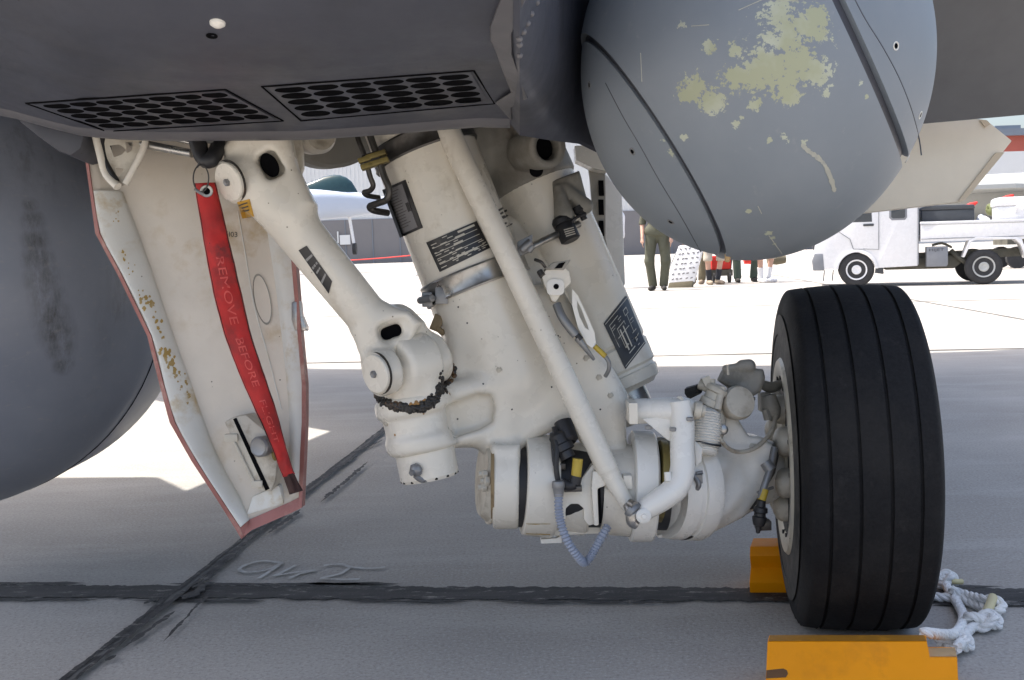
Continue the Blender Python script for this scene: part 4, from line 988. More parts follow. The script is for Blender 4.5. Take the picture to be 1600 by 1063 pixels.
# ------------------------------------------------------------------ drag brace
def brace():
    main = s_cap(P(408, 290, 1.83), P(585, 508, 1.885), px(39, 1.85), px(33, 1.88))
    head = s_poly([(352, 232), (372, 205), (450, 190), (466, 262), (492, 320), (470, 350), (425, 345), (388, 322), (360, 300)], 1.835, px(26, 1.83), .02)
    headR = s_cyl(P(352, 286, 1.805), P(384, 276, 1.83), px(35, 1.8), .008)
    f = U(.03, main, head); f = U(.008, f, headR)
    sh = s_poly([(556, 520), (580, 488), (606, 478), (640, 486), (660, 505), (640, 540), (600, 545), (566, 545)], 1.895, px(34, 1.88), .02)
    lugL = U(.012, s_cyl(P(583, 585, 1.845), P(612, 577, 1.87), px(37, 1.86), .009), s_poly([(560, 515), (600, 500), (630, 585), (600, 618), (575, 590), (562, 550)], 1.87, px(13, 1.87), .01))
    lugR = U(.02, s_cyl(P(662, 568, 1.925), P(690, 560, 1.95), px(36, 1.93), .010), s_cap(P(625, 492, 1.91), P(672, 540, 1.935), px(16, 1.9), px(17, 1.93)))
    f = U(.022, f, sh); f = U(.016, f, lugL, lugR)
    f = D(.010, f, s_box(P(617, 516, 1.835), (px(27, 1.84), px(17, 1.84), .032), [nrm(RT * .94 + UP * .34), nrm(UP * .94 - RT * .34), fw], .014), s_box(P(611, 519, 1.88), (px(17, 1.88), px(10, 1.88), .2), [nrm(RT * .94 + UP * .34), nrm(UP * .94 - RT * .34), fw], .010),
          s_box(P(421, 257, 1.80), (px(16, 1.8), px(23, 1.8), .034), [nrm(RT * .8 + UP * .5), nrm(UP * .8 - RT * .5), fw], .012))
    lo, hi = bounds([P(340, 180, 1.76), P(480, 180, 1.95), P(560, 630, 1.8), P(720, 620, 2.0)], .02)
    return cast('drag_brace', f, lo, hi, .0038, M['white'], JET, label='white slanting brace with forked lower end and pins')
BRACE = brace(); GB = ev_bvh(BRACE)
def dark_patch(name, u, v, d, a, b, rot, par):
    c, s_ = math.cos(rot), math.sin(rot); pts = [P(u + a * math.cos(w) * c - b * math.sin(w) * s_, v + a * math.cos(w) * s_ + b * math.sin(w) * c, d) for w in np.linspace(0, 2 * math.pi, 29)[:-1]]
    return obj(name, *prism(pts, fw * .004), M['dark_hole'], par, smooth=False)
dark_patch('fork_window_shade', 611, 519, 1.885, 21, 15, -.35, BRACE); dark_patch('brace_window_shade', 421, 258, 1.815, 13, 20, -.5, BRACE)  # black plugs carry the shade inside the two brace windows
def pin(u, v, du, dv, d0, d1, r, par, recess=True):
    A, B_ = P(u, v, d0), P(u + du, v + dv, d1); z = nrm(A - B_)
    o = obj('pin_head', *lathe(A - z * .004, A + z * .012, [(0, r), (.007, r), (.009, r * .95), (.009, r * .3), (.0085, 0)], 40), M['white'], par, sharp=.5)
    obj('pin_shadow_ring', *lathe(A - z * .004, A, [(0, r * 1.10), (.0022, r * 1.10), (.0022, r * .9), (0, r * .9), (0, r * 1.10)], 40), M['grease'], par)  # shadow round the pin head, laid on as a ring in the grease colour
    obj('pin_bolt', *lathe(A + z * .004, A + z * .012, [(0, r * .20), (.004, r * .20), (.006, r * .17), (.0045, r * .10), (.0045, 0)], 6), M['dull_metal'], o)
    return o
pin(359, 284, 32, -10, 1.797, 1.83, px(31, 1.8), BRACE); pin(588, 584, 30, -8, 1.838, 1.87, px(31, 1.84), BRACE)
Q4 = [(467, 391), (479, 384), (519, 440), (514, 458)]; p4 = plate('data_plate', Q4, [GB], M['plate_black'], BRACE, .002)
bars('plate_print', [(.06, .22, .94, .27), (.06, .74, .94, .79), (.12, .42, .35, .47), (.4, .42, .62, .47), (.7, .42, .9, .47), (.2, .55, .6, .59), (.66, .55, .84, .59)], Q4, [GB], M['print_dark' if False else 'dull_metal'], p4, .0026)
v2 = [(371, 316), (390, 311), (397, 338), (379, 342)]
DB = ev_bvh(DOOR); YL = plate('yellow_label', v2, [DB, GB], M['yellow_label'], DOOR, .0025, n=3, m_=3)
bars('label_print', [(.1, .12 + .2 * i, .85, .20 + .2 * i) for i in range(3)], v2, [DB, GB], M['print_dark'], YL, .0032)
mb = MB(); mb.prism([P(u, v, 1.885) for u, v in [(444, 150), (470, 150), (473, 262), (466, 280), (440, 240)]], fw * .02); mb.build('bay_bracket', M['white_dirty'], JET, bevel=.003)
mb = MB(); mb.tube([P(300, 180, 1.84), P(310, 225, 1.82), P(318, 250, 1.80), P(332, 248, 1.80), P(344, 218, 1.84), P(350, 180, 1.88)], [.014, .016, .012, .014, .014, .014], 12, 4); mb.tube([P(322, 180, 1.84), P(326, 215, 1.83)], .018); mb.tube([P(355, 190, 1.86), P(384, 214, 1.88), P(402, 208, 1.9)], .012)
LK = mb.build('uplock_hook', M['black'], JET)
mb = MB(); mb.tube([P(306, 190, 1.83), P(312, 222, 1.815)], .006); mb.tube([P(330, 190, 1.825), P(328, 222, 1.81)], .006); mb.tube([P(352, 205, 1.85), P(366, 226, 1.84), P(372, 212, 1.86)], .004); mb.build('hook_link', M['dull_metal'], LK)
mb = MB(); mb.tube([P(350, 240, 1.83), P(362, 222, 1.84), P(390, 206, 1.86)], .012); mb.box(P(400, 212, 1.9), (.05, .03, .02)); mb.build('bay_fitting', M['grey_shade'], JET, bevel=.006)

# swivel block on the lug, greasy joint, castellated nut
sw = U(.014, s_cyl(P(618, 575, 1.878), P(668, 563, 1.925), px(47, 1.9), .012), s_cyl(P(640, 560, 1.905), P(648, 640, 1.925), px(47, 1.91), .012), s_cap(P(655, 585, 1.89), P(668, 612, 1.89), px(19, 1.89)))
lo, hi = bounds([P(570, 500, 1.82), P(720, 660, 1.99), P(720, 500, 1.99)], .02); SW = cast('swivel_block', sw, lo, hi, .0036, M['white'], JET)
a = P(671, 601, 1.872); obj('grease_hole', *lathe(a, a - fw, [(0, px(3.4, 1.87)), (.002, px(3.4, 1.87)), (.002, 0)], 14), M['dark_hole'], SW)
TOPC = P(642, 616, 1.93); axl = nrm(P(662, 703, 1.93) - P(640, 618, 1.93)); bx, by, bz = basis(axl)
mb = MB(); R2 = random.Random(8); SWB = ev_bvh(SW)
gpath, _ = spline([V((590, 606, 0)), V((594, 622, 0)), V((612, 633, 0)), V((640, 638, 0)), V((668, 633, 0)), V((686, 614, 0)), V((696, 592, 0)), V((702, 572, 0))], [1] * 8, 14)
for k, q in enumerate(gpath):
    wd = float(np.interp(k, [0, 20, 60, 80, 98], [3, 4, 6, 8, 8]))
    for _ in range(5):
        p, n = hit([SB, SWB], q[0] + R2.gauss(0, wd * .55), q[1] + R2.gauss(0, wd * .55), 1.93); r = px(R2.uniform(2, 5.5), 1.9)
        mb.add(*lathe(p - n * .003, p + n, [(0, r), (.003 + r * .3, r * R2.uniform(.7, 1)), (.003 + r * .7, r * .4), (.003 + r * .75, 0)], 7))
mb.build('grease_ring', M['grease'], STRUT)
mb = MB()
for k in range(34):
    u = 652 + R2.gauss(0, 10); v = 631 + R2.gauss(0, 2.5) - (u - 652) * .25; p, n = hit([SB], u, v, 1.85); r = R2.uniform(.0015, .005)
    mb.add(*lathe(p - n * .001, p + n, [(0, r), (.0015, r * .8), (.002, 0)], 8))
for (u, v, r) in [(703, 616, .0035), (631, 638, .002), (662, 647, .0025), (617, 680, .003)]:
    p, n = hit([SB], u, v, 1.85); mb.add(*lathe(p - n * .001, p + n, [(0, r), (.0012, r * .8), (.0018, 0)], 8))
mb.build('grease_blob', M['grease_amber'], STRUT)
a, b = P(663, 700, 1.93), P(672, 748, 1.93); z = nrm(b - a); hh = np.linalg.norm(b - a)
NUT = obj('castle_nut', *lathe(a, b, [(0, px(47, 1.93)), (hh * .9, px(46, 1.93)), (hh, px(43, 1.93)), (hh, px(30, 1.93)), (hh * .7, px(28, 1.93)), (hh * .7, 0)], 48), M['white'], JET, sharp=.5)
x, y, _ = basis(z)
for k in range(14):
    w = 2 * math.pi * (k + .3) / 14; c = a + z * hh * .93 + (x * math.cos(w) + y * math.sin(w)) * px(43, 1.93); obj('nut_slot', *lathe(c - z * .0075, c + z * .0030, [(0, .0001), (.0005, .0034), (.0100, .0034), (.0105, .0001)], 10), M['dark_hole'], NUT)
mb = MB(); mb.add(*lathe(P(652, 733, 1.875), P(640, 742, 1.855), [(0, .012), (.006, .013), (.012, .009), (.014, .005), (.02, .005), (.02, 0)], 8)); mb.tube([P(648, 744, 1.87), P(660, 750, 1.88), P(675, 746, 1.885), P(690, 738, 1.89)], [.004, .006, .007, .004], 8, 4); mb.build('lock_bolt', M['dull_metal'], NUT)

# ------------------------------------------------------------------ lower pivot and axle
YD = 2.0
def lx(name, u0_, u1_, v0_, v1_, prof, mat, par, d0=1.995, d1=2.0, **k): return lathe_px(name, (u0_, v0_), (u1_, v1_), d0, d1, prof, mat, par, seg=64, **k)
PIV = lx('pivot_end_cap', 752, 772, 748, 749, [(0, 10), (0, 56), (6, 62), (12, 66), (13, 70), (18, 70)], M['white_dirty'], JET)
obj('cap_rim', *lathe(P(768, 749, 1.996), P(773, 749, 1.996), [(0, px(67, 2)), (px(5, 2), px(71.5, 2)), (px(5.5, 2), px(66, 2)), (0, px(67, 2))], 64), M['rust'], PIV)
for (u, v, s_) in [(754, 741, 1), (753, 762, 1), (757, 752, 1.3)]: obj('cap_bolt', *lathe(P(u + 6, v, 1.93), P(u - 6, v - .5, 1.925), [(0, .008 * s_), (.008, .008 * s_), (.010, .005), (.016, .005), (.016, 0)], 6), M['white_dirty'], PIV)
RING1 = lx('pivot_ring', 817, 866, 758, 760, [(0, 20), (0, 74), (2, 77), (42, 80), (46, 79), (49, 77), (49, 20)], M['white'], JET)
mb = MB()
for k in range(7):
    n_ = 12; uu, vv, rr = 828 + 5 * k + R2.uniform(-3, 3), 826 + R2.uniform(-6, 6), 5; BB = None
RB = [ev_bvh(RING1)]
bars('rust_stain', [(0, .0, 1, .9)], [(822, 818), (860, 818), (860, 838), (822, 836)], RB, M['stain'], RING1, .0006)
CORE = lx('pivot_core', 772, 1040, 758, 764, [(0, 40), (0, 64), (268, 64), (268, 0)], M['black'], JET)
MID = lx('pivot_sleeve', 868, 918, 762, 764, [(0, 30), (0, 68), (2, 70), (46, 72), (50, 70), (50, 30)], M['white'], JET, d0=2.01, d1=2.01)
mb = MB(); mb.prism([P(u, v, 1.915) for u, v in [(858, 748), (866, 744), (880, 750), (905, 754), (925, 726), (934, 726), (937, 760), (936, 818), (920, 822), (912, 812), (912, 795), (904, 788), (892, 788), (884, 795), (884, 812), (870, 816), (862, 790)]], fw * .07)
BLK = mb.build('pivot_block', M['white'], JET, bevel=.003)
mb = MB(); mb.prism([P(u, v, 1.90) for u, v in [(926, 736), (946, 738), (946, 760), (934, 764), (936, 822), (928, 822), (924, 762)]], fw * .06); mb.build('pivot_bracket', M['white'], BLK, bevel=.004)
mb = MB(); mb.prism([P(u, v, 1.985) for u, v in [(845, 843), (870, 841), (878, 836), (878, 849), (845, 850)]], fw * .05); mb.build('foot_tab', M['white_clean'], BLK, bevel=.002)
mb = MB(); mb.prism([P(u, v, 1.965) for u, v in [(858, 840), (984, 834), (984, 806), (862, 806)]], fw * .05); mb.build('lower_pan', M['white'], BLK, bevel=.012)
SL2 = lx('pivot_sleeve', 938, 984, 764, 766, [(0, 20), (0, 70), (46, 72), (46, 20)], M['white'], JET, d0=2.0, d1=2.0)
mb = MB(); mb.prism([P(u, v, 1.915) for u, v in [(932, 760), (938, 760), (940, 818), (934, 818)]], fw * .02); mb.build('slot_gap', M['dark_hole'], SL2, smooth=False)
RING2 = lx('axle_ring', 984, 1020, 759, 760, [(0, 20), (0, 82), (2, 86), (33, 86), (36, 83), (36, 20)], M['white_clean'], JET, d0=2.0, d1=2.0)
lx('axle_ring', 1026, 1036, 752, 753, [(0, 20), (0, 64), (10, 64), (10, 20)], M['bronze'], JET, d0=1.97, d1=1.97)
mb = MB(); mb.box(P(980, 752, 1.915), (px(7, 1.9), .012, px(11, 1.9))); mb.build('ring_key', M['white'], RING2, bevel=.002)
DRUM = lx('axle_drum', 1034, 1090, 762, 758, [(0, 20), (0, 78), (6, 80), (20, 82), (21, 79), (28, 79), (29, 83), (46, 86), (52, 84), (56, 78), (56, 20)], M['white_clean'], JET, d0=2.02, d1=2.05)
lx('drum_band', 1055, 1062, 761, 760, [(0, 60), (0, 82.5), (7, 82.5), (7, 60)], M['black'], DRUM, d0=2.032, d1=2.038)
mb = MB(); mb.prism([P(u, v, 2.02) for u, v in [(1028, 836), (1058, 832), (1056, 841), (1028, 841)]], fw * .05); mb.build('foot_tab', M['white_clean'], DRUM, bevel=.002)
ax_ = U(.018, s_cap(P(1076, 758, 2.05), P(1182, 740, 2.12), px(82, 2.05), px(50, 2.1)), s_poly([(1086, 662), (1140, 640), (1163, 678), (1182, 680), (1210, 698), (1200, 740), (1156, 802), (1110, 818), (1080, 812)], 2.06, px(34, 2.06), .012))
ax_ = D(.02, ax_, s_cap(P(1130, 784, 1.955), P(1170, 732, 1.985), px(20, 2.0)))
lo, hi = bounds([P(1050, 640, 1.9), P(1215, 860, 2.25), P(1215, 630, 2.25)], .03)
AXLE = cast('axle_beam', ax_, lo, hi, .0042, M['white_clean'], JET, label='white tapered axle beam running to the wheel')
obj('axle_flange', *prism([P(u, v, 2.02) for u, v in [(1210, 690), (1218, 712), (1212, 740), (1178, 796), (1160, 800), (1148, 796), (1152, 786), (1172, 760), (1196, 716)]], fw * .10), M['dark_steel'], AXLE, bevel=.004)
# big elbow pipe in front of the ring
EL = obj('elbow_pipe', *tube([P(1062, 628, 1.905), P(1066, 660, 1.90), P(1066, 700, 1.89), P(1066, 735, 1.88), P(1056, 762, 1.872), P(1034, 780, 1.868), P(1012, 794, 1.868), P(998, 806, 1.87)], [px(17, 1.9), px(19, 1.9), px(19, 1.89), px(19.5, 1.88), px(20, 1.87), px(19, 1.87), px(17, 1.87), px(14, 1.87)], 28, 6), M['white_clean'], JET, label='white bent elbow pipe in front of the axle')
mb = MB(); mb.tube([P(992, 643, 1.93), P(1030, 642, 1.92), P(1070, 641, 1.915)], px(20, 1.92), 24, 3); mb.prism([P(u, v, 1.90) for u, v in [(1004, 655), (1050, 650), (1050, 690), (1044, 688)]], fw * .03); mb.tube([P(1060, 636, 1.905), P(1084, 640, 1.92)], [px(17, 1.9), px(15, 1.9)], 20, 1); mb.build('pipe_branch', M['white_clean'], EL)
mb = MB(); mb.box(P(987, 643, 1.915), (px(7, 1.9), .028, px(17, 1.9))); mb.build('pipe_collar', M['white'], EL, bevel=.003)
mb = MB(); mb.add(*lathe(P(1084, 640, 1.90), P(1100, 643, 1.90), [(0, .015), (.004, .017), (.012, .017), (.014, .012), (.02, .012), (.02, 0)], 20)); mb.build('pipe_nut', M['white_dirty'], EL)
mb = MB(); mb.tube([P(1043, 738, 1.865), P(1044, 752, 1.862)], .0065, 10, 1); mb.tube([P(1012, 786, 1.85), P(1012, 812, 1.85)], .0001, 4, 1); mb.build('pipe_spigot', M['white_clean'], EL)
FORK = lathe_px('fork_joint', (984, 792), (1004, 812), 1.865, 1.855, [(0, 8), (2, 14), (6, 15), (12, 15), (14, 9), (28, 8), (28, 0)], M['dull_metal'], JET)
mb = MB(); mb.tube([P(980, 788, 1.868), P(986, 800, 1.86), P(988, 815, 1.86), P(996, 822, 1.86)], [.008, .011, .011, .007], 12, 4); mb.tube([P(984, 786, 1.86), P(992, 790, 1.85)], .008); mb.build('joint_clevis', M['steel'], FORK)
a = P(1006, 807, 1.845); obj('joint_bolt', *lathe(a + fw * .01, a, [(0, .014), (.007, .0135), (.010, .009), (.010, .005), (.014, .004), (.014, 0)], 20), M['white_clean'], FORK)
# bellows and valve cluster
rings = [(0, 15)] + [(4 + 4.2 * k + e, 21 + 4 * math.sin(k / 14 * math.pi) + (1.5 if e else -1.0)) for k in range(15) for e in (0, 2.1)] + [(70, 20), (70, 0)]
BEL = lathe_px('rubber_bellows', (1104, 640), (1098, 712), 1.97, 1.95, rings, M['white_clean'], JET, sharp=1.3)
mb = MB(); mb.prism([P(u, v, 1.925) for u, v in [(1085, 688), (1098, 700), (1097, 722), (1087, 730)]], fw * .04); mb.build('bellows_shoe', M['white_clean'], BEL, bevel=.003)
lathe_px('bellows_band', (1103, 690), (1096, 726), 1.955, 1.955, [(0, 24), (3, 25), (3, 23), (0, 23), (0, 24)], M['black'], BEL)
VC = lathe_px('valve_body', (1122, 604), (1098, 650), 1.98, 1.98, [(0, 8), (0, 15), (3, 18), (10, 18), (12, 13), (22, 13), (24, 16), (34, 16), (36, 12), (52, 12), (52, 0)], M['white_dirty'], JET, label='dirty white valve cluster beside the tyre')
mb = MB(); mb.tube([P(1094, 600, 2.0), P(1110, 606, 1.99), P(1130, 612, 1.985)], .011, 14, 3); mb.box(P(1104, 596, 1.985), (px(6, 2), .010, px(7, 2)), [nrm(RT * .9 + UP * .4), fw, nrm(UP * .9 - RT * .4)]); mb.tube([P(1128, 605, 1.97), P(1120, 640, 1.965)], .008, 12, 2); mb.tube([P(1112, 592, 1.98), P(1112, 604, 1.98)], .007, 10, 1); mb.build('valve_fitting', M['white_dirty'], VC)
mb = MB(); mb.tube([P(1076, 614, 2.02), P(1092, 608, 2.0)], [.012, .010], 8, 1); mb.build('valve_cap', M['black'], VC)
fB = U(.005, s_poly([(1122, 595), (1130, 578), (1152, 572), (1190, 577), (1193, 590), (1186, 612), (1172, 620), (1166, 638), (1150, 640), (1142, 628), (1138, 606)], 2.05, px(20, 2.05), .012), s_cap(P(1160, 572, 2.03), P(1170, 572, 2.03), px(10, 2), px(11, 2)), s_cap(P(1134, 576, 2.03), P(1148, 574, 2.03), px(6, 2)))
fB = D(.005, fB, s_box(P(1143, 594, 1.995), (px(10, 2), px(4.5, 2), .03), [RT, UP, fw], .006))
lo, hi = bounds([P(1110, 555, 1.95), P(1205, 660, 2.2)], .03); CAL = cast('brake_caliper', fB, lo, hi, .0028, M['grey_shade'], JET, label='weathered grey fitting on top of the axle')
lathe_px('caliper_disc', (1146, 632), (1158, 628), 2.0, 1.97, [(0, 25), (8, 27), (12, 24), (12, 0)], M['white_dirty'], CAL)
mb = MB(); mb.tube([P(1118, 640, 1.99), P(1122, 660, 1.985), P(1116, 690, 1.985), P(1112, 700, 1.985)], [.014, .015, .014, .010], 14, 4); mb.build('link_strap', M['white_dirty'], CAL); obj('lock_pin', *tube([P(1138, 586, 2.0), P(1137, 570, 2.0)], .0025, 6, 1), M['white_dirty'], CAL)
a = P(1130, 672, 1.965); obj('link_bolt', *lathe(a + fw * .01, a, [(0, .010), (.008, .010), (.010, .007), (.010, 0)], 16), M['steel'], CAL)
mb = MB(); mb.tube([P(1143, 645, 2.05), P(1144, 660, 2.06)], .008, 10, 1); mb.build('valve_cap', M['black'], CAL)
# bolts, unions and thin lines round the axle
mb = MB(); mb.tube([P(1112, 652, 1.955), P(1128, 690, 1.955), P(1150, 706, 1.975), P(1180, 700, 2.0), P(1204, 676, 2.03), P(1212, 650, 2.06)], .0042, 10, 6); mb.build('brake_line', M['white_dirty'], AXLE)
mb = MB(); mb.tube([P(1084, 742, 1.935), P(1092, 756, 1.93), P(1089, 764, 1.935)], .005, 10, 4); mb.box(P(1092, 748, 1.935), (.006, .006, .008)); mb.tube([P(1088, 740, 1.935), P(1098, 738, 1.935)], .0035, 8, 1); mb.build('drain_valve', M['dull_metal'], DRUM)
mb = MB(); mb.tube([P(1140, 640, 2.0), P(1160, 652, 1.99), P(1172, 640, 2.0), P(1178, 622, 2.03)], .003, 8, 6); mb.build('safety_wire', M['steel'], AXLE)
mb = MB(); mb.tube([P(1166, 690, 2.03), P(1178, 700, 2.02)], .009, 8, 1); mb.tube([P(1172, 694, 2.025), P(1172, 682, 2.03)], .006, 8, 1); mb.build('grease_fitting', M['white_dirty'], AXLE)
for (u, v, d_) in [(1014, 668, 1.905), (1052, 671, 1.885), (1078, 655, 1.88)]: obj('union_nut', *lathe(P(u, v - 3, d_), P(u, v + 3, d_), [(0, .006), (.001, .0075), (.006, .0075), (.007, .006), (.007, 0)], 6), M['dull_metal'], EL)
for (u, v) in [(755, 600), (938, 640), (862, 605), (730, 505), (716, 480), (800, 640), (872, 525), (715, 655)]:
    p, n = hit([SB], u, v, 1.95); obj('paint_chip', *lathe(p - n * .0005, p + n, [(0, .0022), (.0008, .0018), (.0008, 0)], 7), M['print_dark'], STRUT)
for (u, v) in [(700, 556), (604, 662), (780, 578), (916, 560), (936, 590), (954, 618)]:
    p, n = hit([SB], u, v, 1.95); obj('bolt_head', *lathe(p - n * .001, p + n, [(0, .0066), (.001, .0066), (.001, .0046), (.0045, .0046), (.005, .0035), (.005, 0)], 6), M['white_dirty'], STRUT)
# cable conduit under the strut
CB = lathe_px('conduit_fitting', (868, 676), (888, 716), 1.93, 1.92, [(0, 10), (6, 14), (20, 14), (22, 17), (32, 17), (34, 12), (45, 12), (45, 0)], M['black'], JET)
lathe_px('conduit_fitting', (880, 660), (890, 692), 1.95, 1.93, [(0, 15), (30, 15), (34, 10), (34, 0)], M['black'], CB)
lathe_px('yellow_sleeve', (903, 717), (900, 745), 1.90, 1.90, [(0, 8), (28, 8), (28, 0)], M['yellow'], CB)
lathe_px('conduit_fitting', (901, 744), (898, 757), 1.90, 1.90, [(0, 9), (13, 9), (13, 0)], M['black'], CB)
mb = MB(); mb.tube([P(866, 668, 1.93), P(870, 700, 1.91), P(869, 730, 1.905), P(872, 752, 1.905)], .005, 8, 4); mb.tube([P(898, 757, 1.90), P(888, 760, 1.90), P(878, 754, 1.905)], .010, 10, 3); mb.tube([P(862, 676, 1.93), P(866, 720, 1.92), P(866, 745, 1.91)], .004, 8, 4); mb.build('cable', M['black'], CB)
mb = MB(); mb.box(P(895, 763, 1.905), (px(14, 1.9), .010, px(4.5, 1.9))); mb.box(P(871, 728, 1.93), (px(13, 1.9), .01, px(5, 1.9))); mb.build('connector_block', M['dark_steel'], CB, bevel=.002)
HOSE = obj('corrugated_hose', *tube([P(873, 768, 1.885), P(873, 795, 1.88), P(877, 820, 1.88), P(888, 848, 1.88), P(904, 871, 1.885), P(914, 879, 1.89), P(924, 868, 1.895), P(936, 846, 1.905), P(950, 822, 1.92)], px(6.4, 1.885), 14, 11, True, ridged=1), M['hose'], JET, sharp=.5)
lathe_px('hose_collar', (872, 752), (873, 776), 1.885, 1.885, [(0, 9), (3, 10), (10, 10), (12, 9), (22, 7.5), (24, 7.5), (24, 0)], M['dull_metal'], HOSE)

# ------------------------------------------------------------------ wheel
WZ = .338; wc = P(1321, 712, 2.14); wc[2] = WZ; YAW = rad(9.3); CAMB = rad(.8)
wa = nrm(V((math.cos(YAW), math.sin(YAW) * -1, math.sin(CAMB))))          # axle, pointing outboard
TR, TW = .350, .128                          # radius, half width
pro = []
def gro(t): return [(t - .0032, TR_(t)), (t - .0022, TR_(t) - .0055), (t + .0022, TR_(t) - .0055), (t + .0032, TR_(t))]
def TR_(t):
    a = abs(t) / TW
    return TR - .006 * (a / .8) ** 2 if a < .8 else TR - .006 - (1 - math.sqrt(max(0, 1 - ((a - .8) / .2) ** 2 * .985))) * .105
side_in = [(-.106, .190), (-.112, .205), (-.118, .222), (-.124, .245)]
tr = [(t, TR_(t)) for t in np.linspace(-TW, -.105, 8)]
for g in (-.076, -.026, .026, .076):
    tr += [(t, TR_(t)) for t in np.linspace(g - .022, g - .006, 4)] + gro(g) + [(g + .006, TR_(g + .006))]
tr += [(t, TR_(t)) for t in np.linspace(.09, TW, 14)]
tr = sorted(set(tr)); tread = [q for q in tr if abs(q[0]) <= .1245]
sidew = [(-.1245, TR_(-.1245)), (-.1285, .262), (-.1285, .252), (-.126, .2515), (-.127, .24), (-.124, .222), (-.118, .205), (-.110, .193), (-.104, .188)]
wheel_o = V(wc)
def wl(name, prof, mat, par, seg=128, sharp=.5, label=None): return obj(name, *lathe(wc, wc + wa, prof, seg, hint=(0, 0, 1)), mat, par, sharp=sharp, label=label)
RIM = wl('wheel', [(-.100, .150), (-.118, .152), (-.124, .158), (-.130, .176), (-.130, .198), (-.124, .204), (-.112, .200), (-.09, .183), (.09, .183), (.108, .191), (.116, .194), (.124, .185), (.118, .16), (.06, .14), (.05, .05), (-.05, .05), (-.06, .14), (-.100, .150)], M['rim'], JET, label='cream wheel with a black ribbed tyre')
TY = wl('tyre', tread, M['tyre'], RIM, 160, .5)
me = TY.data                                   # flatten the footprint
wl('inner_sidewall', sidew, M['sidewall'], RIM, 128, .9)
wl('outer_sidewall', [(-t, r) for t, r in sidew], M['sidewall'], RIM, 128, .9)
for o_ in [o for o in bpy.data.objects if o.parent == RIM]:
    cz = WL[o_.name][2]
    for v in o_.data.vertices:
        if v.co.z + cz < .012: v.co.z = .0105 + .002 * (v.co.z + cz) - cz
BRK = wl('brake_stack', [(-.118, .04), (-.128, .05), (-.130, .085), (-.122, .092), (-.122, .128), (-.112, .134), (-.09, .136), (-.06, .136)], M['rim'], RIM)
x, y, _ = basis(wa, (0, 0, 1))
for k in range(8):
    w = 2 * math.pi * (k + .42) / 8; c = wc - wa * .120 + (x * math.cos(w) + y * math.sin(w)) * .108
    obj('brake_piston', *lathe(c, c - wa, [(0, .030), (.016, .030), (.026, .024), (.032, .012), (.034, 0)], 22), M['white_dirty'], RIM)
for k in range(16):
    w = 2 * math.pi * (k + .1) / 16; c = wc - wa * .122 + (x * math.cos(w) + y * math.sin(w)) * .164
    obj('rim_bolt', *lathe(c, c - wa, [(0, .007), (.003, .007), (.003, .0045), (.008, .0045), (.008, 0)], 8), M['black'], RIM)
mb = MB(); mb.tube([P(1190, 600, 2.08), P(1204, 606, 2.1), P(1216, 602, 2.12)], [.009, .012, .010], 12, 3); mb.tube([P(1200, 618, 2.07), P(1206, 640, 2.07), P(1209, 652, 2.08)], [.015, .018, .012], 14, 4); mb.box(P(1194, 628, 2.08), (.010, .012, .018)); mb.tube([P(1196, 640, 2.06), P(1200, 656, 2.06)], .008, 8, 1); BH = mb.build('brake_fitting', M['housing'], AXLE)
mb = MB(); mb.tube([P(1210, 700, 2.0), P(1204, 730, 1.985), P(1196, 755, 1.975), P(1188, 780, 1.97)], .007, 10, 4); mb.tube([P(1196, 722, 1.99), P(1205, 735, 1.985)], .012, 10, 2); mb.tube([P(1184, 770, 1.985), P(1208, 762, 2.0)], .003, 6, 1); mb.build('brake_hose', M['dull_metal'], AXLE)
mb = MB(); mb.tube([P(1195, 765, 1.972), P(1190, 782, 1.968)], .0078, 10, 1); mb.build('yellow_sleeve', M['yellow'], AXLE)
obj('hose_connector', *lathe(P(1190, 782, 1.968), P(1184, 834, 1.968), [(0, .008), (.012, .009), (.014, .013), (.022, .014), (.024, .011), (.030, .011), (.032, .014), (.040, .013), (.048, .010), (.050, .006), (.062, .004), (.064, 0)], 18), M['black'], AXLE)
mb = MB(); mb.box(P(1192, 820, 1.985), (.014, .012, .009)); mb.build('hose_bracket', M['dark_steel'], AXLE, bevel=.002)

